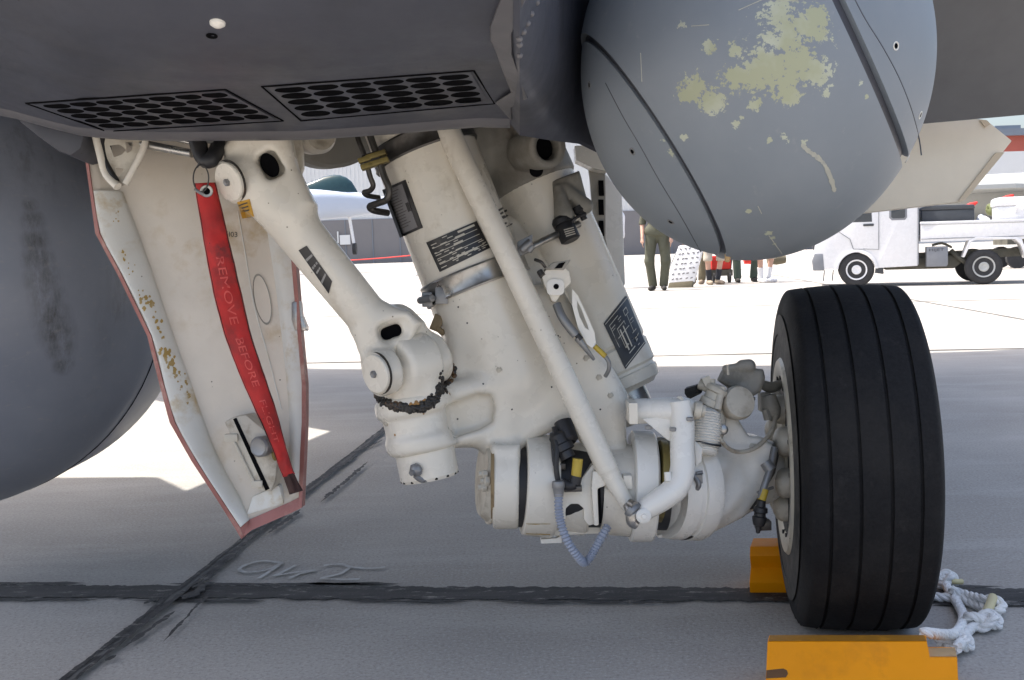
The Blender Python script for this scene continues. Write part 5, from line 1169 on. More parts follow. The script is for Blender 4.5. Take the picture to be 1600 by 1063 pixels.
# ------------------------------------------------------------------ streamer
def streamer():
    path = [(320, 286, 1.80), (331, 340, 1.795), (343, 400, 1.795), (356, 460, 1.80), (371, 520, 1.805), (392, 580, 1.81), (415, 640, 1.815), (436, 700, 1.82), (450, 740, 1.83), (463, 770, 1.835)]
    wid = [16, 18, 20, 21, 20, 18, 15, 10, 8.5, 11]; ang = [.05, .12, .15, .2, .25, .35, .40, .40, .45, .5]
    q, _ = spline([V(p) for p in path], [1] * len(path), 8); k = len(q); tt = np.linspace(0, len(path) - 1, k); R3 = random.Random(2)
    def at(s_, t, lift=0):
        i = s_ * (k - 1); j = min(int(i), k - 2); c = q[j] + (q[j + 1] - q[j]) * (i - j); w = np.interp(s_ * (len(path) - 1), range(len(path)), wid); a = np.interp(s_ * (len(path) - 1), range(len(path)), ang)
        edge = .7 * mnoise.noise(Vector((s_ * 26, t * 2, 3)))
        u = c[0] + (t * w + edge) * math.cos(a * .5); v = c[1] - (t * w) * math.sin(a * .6)
        dd = c[2] + .012 * math.sin(s_ * 17 + t * .8) * .5 + .007 * mnoise.noise(Vector((s_ * 20, t * 1.4, 1))) + (.010 * t * t)
        return P(u, v, dd - lift)
    def sheet(s0, s1, name, mat, par, n=70, m_=8, lift=0):
        return grid([[at(s0 + (s1 - s0) * i / n, -1 + 2 * j / m_, lift) for j in range(m_ + 1)] for i in range(n + 1)], mat, name, par, thick=.0012, sharp=1.0)
    st = thing('warning_streamer', 'long faded red ribbon streamer hanging in front of the white gear door', 'streamer', at(1, 0))
    rb = sheet(0, .90, 'ribbon', M['red'], st); sheet(.893, 1.0, 'frayed_end', M['charred'], st, 14, 8, .0015)
    for body, s0, s1 in (('REMOVE', .225, .42), ('BEFORE', .46, .60), ('FLIGHT', .64, .76)):
        v, f = text2d(body); obj('lettering', [at(s0 + (s1 - s0) * a, -.32 + .62 * b, .0022) for a, b in v], f, M['red_print'], rb)
    mb = MB()
    for t in (-.95, .95): mb.tube([at(s_, t, .001) for s_ in np.linspace(0, .89, 90)], .0011, 6, 1)
    mb.build('hem_stitching', M['charred'], rb)
    c = at(.035, 0, .002); ax = nrm(CAM - c)
    obj('grommet', *lathe(c, c + ax, [(0, .0085), (.002, .011), (.0035, .010), (.003, .0062), (0, .0060)], 24), M['steel'], st)
    obj('grommet_hole', *lathe(c, c + ax, [(0, .006), (.0008, .006), (.0008, 0)], 16), M['dark_hole'], st)
    ring = [P(314 + 12 * math.cos(w), 279 - 21 * math.sin(w), 1.787 + .004 * math.cos(w)) for w in np.linspace(-.4, math.pi * 2 - .4, 40)]
    obj('wire_ring', *tube(ring, .0013, 8, 1), M['dark_steel'], st)
    mb = MB(); mb.tube([P(305, 296, 1.788), P(312, 301, 1.784), P(318, 304, 1.786)], .003, 8, 2); obj('ring_pin', *tube([P(308, 262, 1.79), P(318, 240, 1.80)], .002, 8, 2), M['dull_metal'], st); mb.build('swivel_clip', M['dull_metal'], st)
streamer()

# ------------------------------------------------------------------ chocks and rope
def chock(name, label, p0, p1, prof, mat_top, depth_dir, notch=None):
    # p0->p1 along the top front edge; prof: (out, z) section
    p0, p1 = V(p0), V(p1); e = nrm(p1 - p0); n_ = V(depth_dir); return e, n_
fl_, fr_ = G(1199, 1003, .105), G(1491, 1003, .105)
e = nrm(fr_ - fl_); e[2] = 0; e = nrm(e); nb = V((-e[1], e[0], 0)) + e * .25; L = np.linalg.norm(fr_ - fl_)
CK = thing('wheel_chock', 'orange wooden chock against the near side of the black tyre', 'chock', ((fl_ + fr_)[0] / 2, (fl_ + fr_)[1] / 2, 0), 'orange wheel chocks')
def CP(s_, o_, z): return V((fl_[0], fl_[1], 0)) + e * s_ + nb * o_ + V((0, 0, z))
HT = .105; sec = [(-.055, 0), (-.055, .028), (0, HT), (.030, HT), (.105, .055), (.115, 0)]
n0 = L * .862
zl = HT - .022; low = [(-.055, 0), (-.055, .028), (-.055 * (HT - zl) / (HT - .028), zl), (.030, zl), (.105, .055), (.115, 0)]
ss = [(0, sec), (n0 * .5, sec), (n0 - .002, sec), (n0 + .002, low), (L - .012, low), (L + .004, [(o_ * .96 + .002, z) for o_, z in low])]
vs = [CP(s_, o_, z) for s_, q in ss for o_, z in q]; fs = [[i * 6 + j, i * 6 + (j + 1) % 6, i * 6 + 6 + (j + 1) % 6, i * 6 + 6 + j] for i in range(len(ss) - 1) for j in range(6)] + [list(range(6))[::-1], [len(vs) - 6 + j for j in range(6)]]
BODY = obj('chock_body', vs, fs, M['orange'], CK, bevel=.0022, sharp=.5)
obj('worn_top', [CP(.002, .002, HT + .0006), CP(n0 - .002, .002, HT + .0006), CP(n0 - .006, .029, HT + .0006), CP(.002, .029, HT + .0006)], [[0, 1, 2, 3]], M['orange_worn'], BODY, smooth=False)
obj('worn_notch', [CP(n0 + .002, -.010, HT - .0214), CP(L + .004, -.010, HT - .0214), CP(L + .003, .028, HT - .0214), CP(n0 + .002, .028, HT - .0214)], [[0, 1, 2, 3]], M['wood'], BODY, smooth=False)
def face(s_, k): a, b = V((-.055, .028)), V((0, HT)); q = a + (b - a) * k; return CP(s_, q[0], q[1])
fn = nrm(np.cross(e, face(0, 1) - face(0, 0))); fn = fn if fn[1] < 0 else -fn
hs = [face(s_, k) + fn * .0008 for s_, k in [(.0005, .50), (.028, .53), (.034, .50), (.036, .44), (.033, .38), (.0005, .36)]]
obj('routed_groove', *prism(hs, -fn * .0004), M['wood_dark'], BODY, smooth=False)
v2, f2 = text2d('2')
# chock behind the tyre
q0 = G(1171, 931); q1 = q0 + e * .33
CK2 = thing('wheel_chock', 'orange wooden chock at the far side of the tyre, only its end in view', 'chock', (q0 + q1) / 2, 'orange wheel chocks')
sec2 = [(-.050, 0), (-.060, .030), (-.030, .055), (-.045, .085), (-.038, .105), (.03, .105), (.055, .06), (.055, 0)]
mb = MB(); mb.add(*prism([q0 + nb * (o_ + .06) + V((0, 0, z)) for o_, z in sec2], e * .33)); mb.build('chock_body', M['orange'], CK2, bevel=.003, sharp=.5)

def rope_pts(l): return [G(u, v, z) for u, v, z in l]
RP = thing('rope', 'knotted white rope lying beside the tyre and tied to the orange chock', 'rope', G(1500, 950))
TWI = dict(seg=16, n=8, lobes=3, twist=105.0, lob=.20)
rr = .0098
mb = MB()
obj('rope_strand', *strand_rope(rope_pts([(1440, 988, .09), (1456, 990, .085), (1475, 992, .06), (1492, 990, .035), (1502, 978, .02), (1505, 962, .015), (1496, 943, .014), (1484, 925, .014), (1476, 910, .018), (1474, 902, .03)]), rr), M['rope'], RP)
obj('rope_strand', *strand_rope(rope_pts([(1456, 932, .012), (1475, 934, .012), (1500, 936, .012), (1525, 945, .012), (1545, 953, .014), (1560, 955, .016), (1566, 946, .022), (1556, 938, .030), (1535, 936, .028), (1508, 929, .020), (1486, 922, .030)]), rr), M['rope'], RP)
obj('rope_strand', *strand_rope(rope_pts([(1497, 1012, .035), (1506, 998, .02), (1514, 985, .015), (1530, 975, .014), (1545, 965, .016)]), rr), M['rope'], RP)
for (cu, cv, s_) in [(1474, 905, 1.0), (1538, 970, 1.1), (1494, 1004, 1.0)]:
    c = G(cu, cv, .022); k = .017 * s_; R3 = random.Random(int(cu))
    pts = [c + k * V((math.sin(t) + 2 * math.sin(2 * t), .8 * (math.cos(t) - 2 * math.cos(2 * t)) * .7, -math.sin(3 * t) * .9)) * .62 for t in np.linspace(0, 2 * math.pi, 17)]
    pts = [p if p[2] > .011 else V((p[0], p[1], .011)) for p in pts]; obj('knot', *strand_rope(pts, rr * .95, 5), M['rope'], RP)
obj('taped_end', *tube(rope_pts([(1485, 907, .025), (1494, 909, .020), (1503, 909, .018)]), .0062, 12, 3), M['tape'], RP); obj('taped_end', *tube(rope_pts([(1541, 958, .030), (1547, 946, .035), (1551, 934, .036)]), .0095, 12, 3), M['tape'], RP)
# ------------------------------------------------------------------ far side of the apron
def at_ground(u, d):                         # ground point in picture column u at distance d
    q = fw + RT * ((u - 800) / F); v = 391
    for _ in range(8):
        p = G(u, v + 531.5 * 0); v = v
        break
    x = d * (u - 800) / F; return V((x, d, 0))
def wbox(mb, x0, x1, y0, y1, z0, z1): mb.box(((x0 + x1) / 2, (y0 + y1) / 2, (z0 + z1) / 2), ((x1 - x0) / 2, (y1 - y0) / 2, (z1 - z0) / 2))
HY = 92.0
HG = thing('hangar', 'long hangar with grey doors below and white cladding above', 'hangar', (-10, HY, 0))
mb = MB(); wbox(mb, -120, 30, HY, HY + 30, 0, 3.9); mb.build('lower_wall', M['hangar_low'], HG, smooth=False)
mb = MB(); wbox(mb, -120, 30, HY + .2, HY + 30, 3.9, 14); UW = mb.build('upper_wall', M['hangar_high'], HG, smooth=False)
mb = MB()
for i in range(260): x = -60 + i * .35; mb.box((x, HY + .17, 8.9), (.05, .03, 5.0))
tag(mb.build('cladding_rib', M['hangar_high'], UW, smooth=False), kind='stuff')
DR = obj('door_rib', *box((-60, HY - .03, 1.95), (.03, .03, 1.95)), M['roof_blue'], HG, smooth=False)
for i in range(1, 40):
    c = DR.copy(); COL.objects.link(c); c.location.x = DR.location.x + i * 2.4
def hx(u): return (u - 800) / F * HY
s_ = obj('wall_sign', *box((hx(546), HY - .12, 2.15), (.46, .04, .42)), M['hangar_high'], HG, smooth=False)
mb = MB(); mb.box((hx(535), HY - .1, 2.4), (.06, .03, .5)); mb.box((hx(535), HY - .1, 1.6), (.06, .03, .2)); mb.build('sign_strip', M['hangar_high'], HG, smooth=False)
# rope barrier
def gp(u, d): return V(((u - 800) / F * d, d, 0))
BA = thing('rope_barrier', 'pinkish red rope barrier strung in front of the grey hangar doors', 'barrier', gp(580, 40))
a = gp(450, 40); b = gp(660, 34); mb = MB()
for k in range(2):
    p, q = (gp(440, 40), gp(660, 36)) if k == 0 else (gp(660, 36), gp(900, 33)); mb.tube([p + V((0, 0, .72)), (p + q) / 2 + V((0, 0, .60)), q + V((0, 0, .72))], .018, 8, 8)
mb.build('barrier_rope', M['red_paint'], BA)
for q in (gp(440, 40), gp(660, 36), gp(900, 33)): obj('post', *lathe(q, q + V((0, 0, 1)), [(0, .16), (.03, .16), (.05, .03), (.8, .03), (.82, .04), (.86, .02), (.87, 0)], 14), M['steel'], BA)

def person(label, u, d, yaw, top, bottom, shoe, shorts=False, sock=None, pose=0, h=1.76, hairc='hair', arm_out=0, group='people standing on the sunlit apron'):
    base = gp(u, d); c, s_ = math.cos(yaw), math.sin(yaw); k = h / 1.76; R3 = random.Random(int(u))
    def T(x, y, z): return base + V((c * x - s_ * y, s_ * x + c * y, z)) * k
    pr = thing('person', label, 'person', base, group)
    lg = .10; st = .09 if pose == 0 else .17
    hipz = .93
    def legs(ex, z0): # ex extra radius, z0 lower limit
        out = []
        for sg in (-1, 1):
            hp, kn, an = T(sg * lg, 0, hipz), T(sg * (lg + st) * .62 + sg * .02, .03, .50), T(sg * st, -.02 + .05 * pose * sg, .09)
            out += [s_cap(hp, kn, (.085 + ex) * k, (.058 + ex) * k), s_cap(kn, an, (.056 + ex) * k, (.040 + ex * 1.5) * k)]
        return out
    def arms(ex):
        out = []
        for sg in (-1, 1):
            sh, el, wr = T(sg * .19, 0, 1.42), T(sg * (.25 + arm_out), -.02, 1.14), T(sg * (.24 + arm_out * .5), .10 + .08 * pose, .90)
            out += [s_cap(sh, el, (.052 + ex) * k, (.042 + ex) * k), s_cap(el, wr, (.040 + ex) * k, (.028 + ex) * k)]
        return out
    def hands():
        out = []
        for sg in (-1, 1):
            w0 = V((sg * (.24 + arm_out * .5), .10 + .08 * pose, .90)); pm = w0 + V((0, .015, -.07)); out.append(s_cap(T(*w0), T(*pm), .026 * k, .034 * k))
            for i, ln in enumerate((.075, .085, .08, .062)): f0 = pm + V((0, -.030 + .019 * i, -.015)); out.append(s_cap(T(*f0), T(*(f0 + V((-sg * .012, .012, -ln)))), .0085 * k, .0075 * k))
            out.append(s_cap(T(*(w0 + V((0, .025, -.03)))), T(*(w0 + V((-sg * .03, .06, -.085)))), .010 * k, .008 * k))
        return out
    torso = [s_cap(T(-.09, 0, 1.0), T(.09, 0, 1.0), .115 * k), s_cap(T(0, 0, 1.0), T(0, 0, 1.3), .125 * k, .145 * k), s_cap(T(-.13, 0, 1.38), T(.13, 0, 1.38), .085 * k)]
    head = U(.02, s_cap(T(0, .01, 1.60), T(0, -.005, 1.66), .078 * k, .092 * k), s_cap(T(0, 0, 1.44), T(0, .01, 1.56), .056 * k, .052 * k), s_cap(T(0, .075, 1.595), T(0, .10, 1.588), .016 * k, .014 * k), s_cap(T(-.08, .0, 1.61), T(.08, .0, 1.61), .022 * k))
    feet = [s_cap(T(sg * st, -.04 + .05 * pose * sg, .05), T(sg * (st + .03), .14 + .05 * pose * sg, .035), .038 * k, .030 * k) for sg in (-1, 1)]
    lo, hi = bounds([T(-.55, -.3, 0), T(.55, .35, 1.85), T(-.5, .35, 0), T(.5, -.3, 1.85)], .02); hh = .016
    body = U(.03, *torso, *legs(0, 0), *arms(0)); body = U(.012, body, head, *feet); body = U(.006, body, *hands())
    vs, fs = surf(body, lo, hi, hh); obj('body', vs, fs, M['skin'], pr, sharp=3)
    def clip(f, z0, z1): return lambda p: np.maximum(f(p), np.maximum(z0 * k - p[:, 2], p[:, 2] - z1 * k))
    vs, fs = surf(clip(U(.04, *torso[:2], *legs(.022, 0)), .46 if shorts else .07, 1.02), lo, hi, hh); obj('shorts' if shorts else 'trousers', vs, fs, M[bottom], pr, sharp=3)
    slv = lambda p: np.maximum(U(.02, *arms(.014))(p), 1.12 * k - p[:, 2])
    tor2 = [s_cap(T(-.09, 0, 1.0), T(.09, 0, 1.0), .132 * k), s_cap(T(0, 0, .98), T(0, 0, 1.3), .142 * k, .160 * k), s_cap(T(-.13, 0, 1.38), T(.13, 0, 1.38), .10 * k)]
    vs, fs = surf(clip(lambda p: smin(U(.04, *tor2)(p), slv(p), .02), .92, 1.50), lo, hi, hh); obj('shirt', vs, fs, M[top], pr, sharp=3)
    vs, fs = surf(clip(s_cap(T(0, -.018, 1.655), T(0, -.02, 1.69), .096 * k, .090 * k), 1.60, 1.9), lo, hi, hh); obj('hair', vs, fs, M[hairc], pr, sharp=3)
    for i, sg in enumerate((-1, 1)):
        f = U(.01, s_cap(T(sg * st, -.05 + .05 * pose * sg, .05), T(sg * (st + .03), .16 + .05 * pose * sg, .04), .048 * k, .040 * k), s_cap(T(sg * st, -.03 + .05 * pose * sg, .05), T(sg * st, -.02 + .05 * pose * sg, .13), .044 * k))
        vs, fs = surf(clip(f, 0, .15), lo, hi, hh); obj('shoe', vs, fs, M[shoe], pr, sharp=3)
        if sock:
            an = T(sg * st, -.02 + .05 * pose * sg, .10); kn = T(sg * (lg + st) * .62 + sg * .02, .03, .50); obj('sock', *tube([an, an + (kn - an) * .5], [.052 * k, .060 * k], 12, 1), M[sock], pr)
    return pr
person('person in olive trousers standing left of the tilted white case', 1031, 18.0, 2.9, 'olive', 'olive', 'shoe_dark', h=1.80)
person('person in white shirt with bare arm at the edge of the white panel', 968, 19.5, 1.3, 'shirt_white', 'shorts', 'shoe_dark', True, arm_out=.03, h=1.78)
person('person in shorts, black socks and tan shoes', 1118, 19.8, -2.9, 'red_shirt', 'shorts', 'shoe_tan', True, 'sock_black', h=1.72)
person('person in khaki trousers behind the tilted white case', 1092, 20.3, 2.6, 'khaki', 'khaki', 'shoe_tan', h=1.76)
person('person in dark green trousers with feet wide apart', 1168, 20.5, 3.2, 'dark_green', 'dark_green', 'shoe_dark', pose=1, h=1.80)
person('person in shorts with white socks and white shoes', 1198, 20.0, -2.7, 'blue_shirt', 'shorts', 'shoe_white', True, 'shirt_white', h=1.74)
# tilted white case on wheels
c = gp(1076, 19.0); t1 = nrm(V((.80, -.25, .05))); t3 = nrm(V((.28, .05, .95))); t2 = np.cross(t3, t1)
CS = thing('luggage_case', 'tilted white printed case with brown base beside the olive trousers', 'case', c)
cc = c + V((0, 0, .42)); obj('case_shell', *box(cc, (.23, .10, .36), [t1, t2, t3]), M['shirt_white'], CS, bevel=.03)
obj('case_base', *box(cc - t3 * .40, (.22, .10, .07), [t1, t2, t3]), M['khaki'], CS, bevel=.02)
mb = MB(); R3 = random.Random(6)
for i in range(7):
    for j in range(5): mb.box(cc - t2 * -.103 * (1 if t2[1] < 0 else -1) + t1 * (-.18 + j * .09 + R3.uniform(-.02, .02)) + t3 * (-.28 + i * .095), (.022, .003, .012), [nrm(t1 + t3 * R3.uniform(-.5, .5)), t2, t3])
tag(mb.build('case_print', M['hangar_low'], CS, smooth=False), kind='stuff')
mb = MB(); mb.tube([cc + t1 * -.2 + t3 * .36, cc + t1 * -.26 + t3 * .2, cc + t1 * -.33 + t3 * -.2], .012, 8, 3); mb.build('case_handle', M['steel'], CS)
c = gp(1128, 20.6); BG = thing('trolley', 'small dark trolley with red bag behind the bare legs', 'trolley', c)
for dx in (-.16, .16): obj('wheel', *lathe(c + V((dx - .02, -.1, .11)), c + V((dx + .02, -.1, .11)), [(0, .05), (0, .11), (.04, .11), (.04, .05)], 20), M['tyre_far'], BG)
mb = MB(); mb.box(c + V((0, 0, .2)), (.22, .15, .06)); mb.tube([c + V((.2, 0, .2)), c + V((.28, 0, .9))], .015); mb.build('frame', M['chassis'], BG)
obj('bag', *box(c + V((0, 0, .40)), (.2, .13, .14)), M['red_paint'], BG, bevel=.05)
c = gp(1176, 21.5); rb_ = thing('duffel_bag', 'small red bag carried low behind the green trousers', 'bag', c + V((0, 0, .33))); obj('bag_body', *tube([c + V((-.14, 0, .40)), c + V((0, 0, .41)), c + V((.14, 0, .40))], [.06, .08, .06], 12, 4), M['red_paint'], rb_); obj('bag_strap', *tube([c + V((-.12, 0, .46)), c + V((0, 0, .62)), c + V((.12, 0, .46))], .012, 6, 4), M['red_paint'], rb_)
c = gp(1216, 21.0); rb_ = thing('duffel_bag', 'dark brown bag held beside the white socks', 'bag', c + V((0, 0, .33))); obj('bag_body', *tube([c + V((-.18, 0, .42)), c + V((0, 0, .42)), c + V((.18, 0, .42))], [.08, .11, .08], 12, 4), M['khaki'], rb_); obj('bag_strap', *tube([c + V((-.15, 0, .5)), c + V((0, 0, .75)), c + V((.15, 0, .5))], .015, 6, 4), M['khaki'], rb_)

# ------------------------------------------------------------------ truck
def truck():
    d = 16.9; o = gp(1341, d); e1 = nrm(gp(1540, d - .55) - o); n_ = V((e1[1], -e1[0], 0)); wb = np.linalg.norm(gp(1540, d - .55) - o)      # e1: towards the tail, n_: towards us
    TK = thing('pickup_truck', 'small white flatbed truck parked on the sunlit apron', 'truck', o + e1 * wb / 2)
    def Q(x, y, z): return o + e1 * x - n_ * y + V((0, 0, z))   # y away from us
    Wd = 1.40
    def ext(name, prof, y0, y1, mat, par=TK, bevel=.02, smooth=True): return obj(name, *prism([Q(x, y0, z) for x, z in prof], -n_ * (y1 - y0)), mat, par, bevel=bevel, sharp=.5, smooth=smooth)
    cab = [(-.62, .30), (-.66, .62), (-.60, .95), (-.22, 1.68), (-.10, 1.74), (.88, 1.76), (.93, 1.70), (.93, .32), (.30, .30)] + [(.31 * math.cos(w), .28 + .31 * math.sin(w) + .02) for w in np.linspace(.1, math.pi - .1, 14)] + [(-.34, .30)]
    body = ext('cab', cab, 0, Wd, M['truck'], bevel=.015)
    ext('bumper', [(-.68, .28), (-.70, .44), (-.66, .56), (-.52, .56), (-.50, .28)], -.01, Wd + .01, M['truck_grey'])
    wn = ext('side_window', [(.50, 1.10), (.50, 1.52), (.55, 1.56), (.74, 1.56), (.77, 1.52), (.77, 1.10), (.74, 1.06), (.54, 1.06)], -.004, .02, M['truck_grey'], body, .005); ext('pane', [(.53, 1.11), (.53, 1.51), (.57, 1.53), (.72, 1.53), (.74, 1.51), (.74, 1.11), (.72, 1.09), (.56, 1.09)], -.007, .018, M['glass'], wn, .003)
    dr = [(-.05, .62), (-.10, .78), (-.38, .98), (-.12, 1.50), (.28, 1.54), (.34, 1.50), (.34, .60)]
    door = ext('door', dr, -.006, .02, M['truck'], body, .004); ext('door_pane', [(-.28, 1.05), (-.08, 1.44), (.22, 1.47), (.24, 1.05)], -.009, .018, M['glass'], door, .003); ext('door_handle', [(.11, .98), (.26, .98), (.27, 1.0), (.26, 1.02), (.11, 1.02), (.10, 1.0)], -.02, .0, M['cooler_dark'], door, .004)
    ext('windscreen', [(-.625, .985), (-.27, 1.655), (-.265, 1.650), (-.61, .985)], .12, Wd - .12, M['glass'], body, 0)
    arch = [(.33 * math.cos(w), .28 + .33 * math.sin(w)) for w in np.linspace(.05, math.pi - .05, 18)]; arch2 = [(.285 * math.cos(w), .28 + .285 * math.sin(w)) for w in np.linspace(math.pi - .05, .05, 18)]
    ext('wheel_arch', arch + arch2, -.02, .05, M['truck'], body, .004)
    ext('mud_flap', [(.28, .22), (.42, .20), (.40, .42), (.31, .44)], .02, .05, M['cooler_dark'])
    ext('chassis_rail', [(.35, .34), (2.75, .44), (2.75, .56), (.35, .50)], .30, .42, M['chassis']); ext('chassis_rail', [(.35, .34), (2.75, .44), (2.75, .56), (.35, .50)], .98, 1.10, M['chassis'])
    ext('fuel_tank', [(.45, .26), (1.50, .26), (1.62, .36), (1.60, .48), (.45, .42)], .25, .9, M['chassis'])
    bed = ext('load_bed', [(.98, .72), (3.05, .72), (3.05, .80), (.98, .80)], .0, Wd, M['truck'], TK, .006)
    for nm, y0, y1 in (('side_board', -.02, .03), ('side_board', Wd - .03, Wd + .02)): sb = ext(nm, [(.97, .70), (3.05, .70), (3.05, .985), (.97, 1.0)], y0, y1, M['truck'], bed, .008); ext('board_rail', [(.96, .985), (3.06, .972), (3.06, 1.005), (.96, 1.02)], y0 - .015, y1, M['truck'], bed, .006)
    ext('end_board', [(3.02, .70), (3.06, .70), (3.06, .985), (3.02, .985)], 0, Wd, M['truck'], bed, .005)
    ext('mudguard', [(1.62, .44), (1.72, .68), (1.80, .72), (2.34, .70), (2.42, .62), (2.50, .40), (2.54, .40), (2.44, .70), (2.36, .735), (1.78, .755), (1.68, .70), (1.585, .44)], -.03, .30, M['truck'], TK, .004)
    bx = ext('battery_box', [(1.06, .30), (1.36, .30), (1.38, .33), (1.38, .62), (1.06, .62)], .0, .25, M['truck_grey'], TK, .012)
    text_plane('lettering', 'HIJET', Q(1.10, -.004, .535), e1 * .22, V((0, 0, .055)), M['cooler_dark'], bx)
    mb = MB(); mb.tube([Q(1.45, .25, .55), Q(1.55, .2, .44), Q(1.66, .2, .36)], .04, 8, 3); mb.box(Q(1.75, .3, .40), (.10, .08, .08)); mb.build('suspension', M['chassis'], TK); obj('battery_cable', *tube([Q(1.15, .1, .64), Q(1.3, .1, .67), Q(1.45, .2, .60)], .02, 8, 3), M['chassis'], TK); obj('tail_bracket', *tube([Q(2.55, .3, .55), Q(2.75, .2, .40), Q(2.95, .2, .36)], .03, 8, 3), M['chassis'], TK)
    for x in (0, wb):
        for y in (.0, Wd - .16):
            a = Q(x, y, .28); ax = n_ * (1 if y < .5 else -1); a = a if y < .5 else Q(x, y + .16, .28)
            w = obj('wheel', *lathe(a, a - ax, [(.005, 0), (.005, .035), (-.004, .05), (-.004, .07), (.03, .085), (.035, .12), (.004, .150), (.0, .165), (.03, .17), (.14, .17), (.14, 0)], 32), M['jet2'] if x else M['truck'], TK, sharp=.5)
            obj('tyre', *lathe(a, a - ax, [(.012, .165), (.004, .19), (.0, .225), (.012, .262), (.03, .276), (.125, .276), (.145, .26), (.155, .22), (.15, .165)], 40), M['tyre_far'], w, sharp=.7)
            mb = MB()
            for k in range(6):
                an = 2 * math.pi * k / 6; z_ = a + (e1 * math.cos(an) + V((0, 0, math.sin(an)))) * .10 + ax * -.028; mb.add(*lathe(z_, z_ + ax, [(0, .018), (.004, .016), (.004, 0)], 8))
            mb.build('wheel_hole', M['cooler_dark'], w)
    for y in (.16, Wd - .16): obj('headlight', *lathe(Q(-.655, y, .70), Q(-.70, y, .70), [(0, .08), (.02, .08), (.03, .06), (.035, 0)], 18), M['glass'], body)
    for x_ in (-.50, -.36): obj('mud_flap_stay', *tube([Q(x_, .2, .28), Q(x_ - .02, .2, .10)], .008, 6, 1), M['cooler_dark'], TK)
    sq, _ = spline([Q(x, -.008, z) for x, z in dr], [1] * len(dr), 1); obj('door_seam', *tube(sq + [sq[0]], .006, 6, 1), M['truck_grey'], door)
    obj('cab_seam', *tube([Q(.345, -.004, .60), Q(.10, -.004, .62)], .006, 6, 1), M['truck_grey'], body); obj('cab_seam', *tube([Q(.935, -.006, .34), Q(.935, -.006, 1.70)], .010, 6, 1), M['truck_grey'], body)
    obj('board_seam', *tube([Q(.98, -.024, .745), Q(3.05, -.024, .745)], .006, 6, 1), M['truck_grey'], bed); obj('board_seam', *tube([Q(.98, -.040, .972), Q(3.05, -.040, .958)], .006, 6, 1), M['truck_grey'], bed)
    # load: things standing on the bed
    A_ = thing('tool_box', 'dark grey box standing behind the truck cab', 'box', Q(1.4, .5, .8)); obj('box_body', *prism([Q(x, .12, z) for x, z in [(1.0, .805), (1.78, .805), (1.78, 1.20), (1.0, 1.20)]], -n_ * .6), M['cooler_dark'], A_, bevel=.02, sharp=.5); obj('lid', *prism([Q(x, .10, z) for x, z in [(.99, 1.20), (1.79, 1.20), (1.77, 1.27), (1.08, 1.28), (1.0, 1.25)]], -n_ * .64), M['cooler_dark'], A_, bevel=.02, sharp=.5)
    B_ = thing('cool_box', 'white plastic cool box with handle on the truck bed', 'box', Q(2.5, .5, .8)); bd = obj('box_body', *prism([Q(x, .10, z) for x, z in [(2.12, .805), (2.92, .805), (2.94, 1.22), (2.10, 1.22)]], -n_ * .55), M['truck'], B_, bevel=.02, sharp=.5); obj('lid', *prism([Q(x, .08, z) for x, z in [(2.08, 1.222), (2.96, 1.222), (2.95, 1.33), (2.90, 1.36), (2.14, 1.36), (2.09, 1.33)]], -n_ * .6), M['truck'], B_, bevel=.02, sharp=.5); obj('handle', *tube([Q(2.36, .09, 1.12), Q(2.38, .05, 1.20), Q(2.52, .04, 1.22), Q(2.66, .05, 1.20), Q(2.68, .09, 1.12)], .02, 8, 4), M['truck'], B_)
    C_ = thing('plastic_bag', 'small blue and white bag between the boxes on the truck bed', 'bag', Q(1.92, .4, .8)); obj('bag_body', *lathe(Q(1.92, .4, .802), Q(1.90, .4, 1.3), [(0, .10), (.05, .14), (.15, .12), (.26, .06), (.30, .03), (.31, 0)], 14), M['jet'], C_)
    obj('towel', *tube([Q(1.86, .4, .95), Q(1.97, .38, 1.02), Q(2.02, .38, .96)], [.05, .07, .03], 10, 3), M['truck'], C_)
truck()

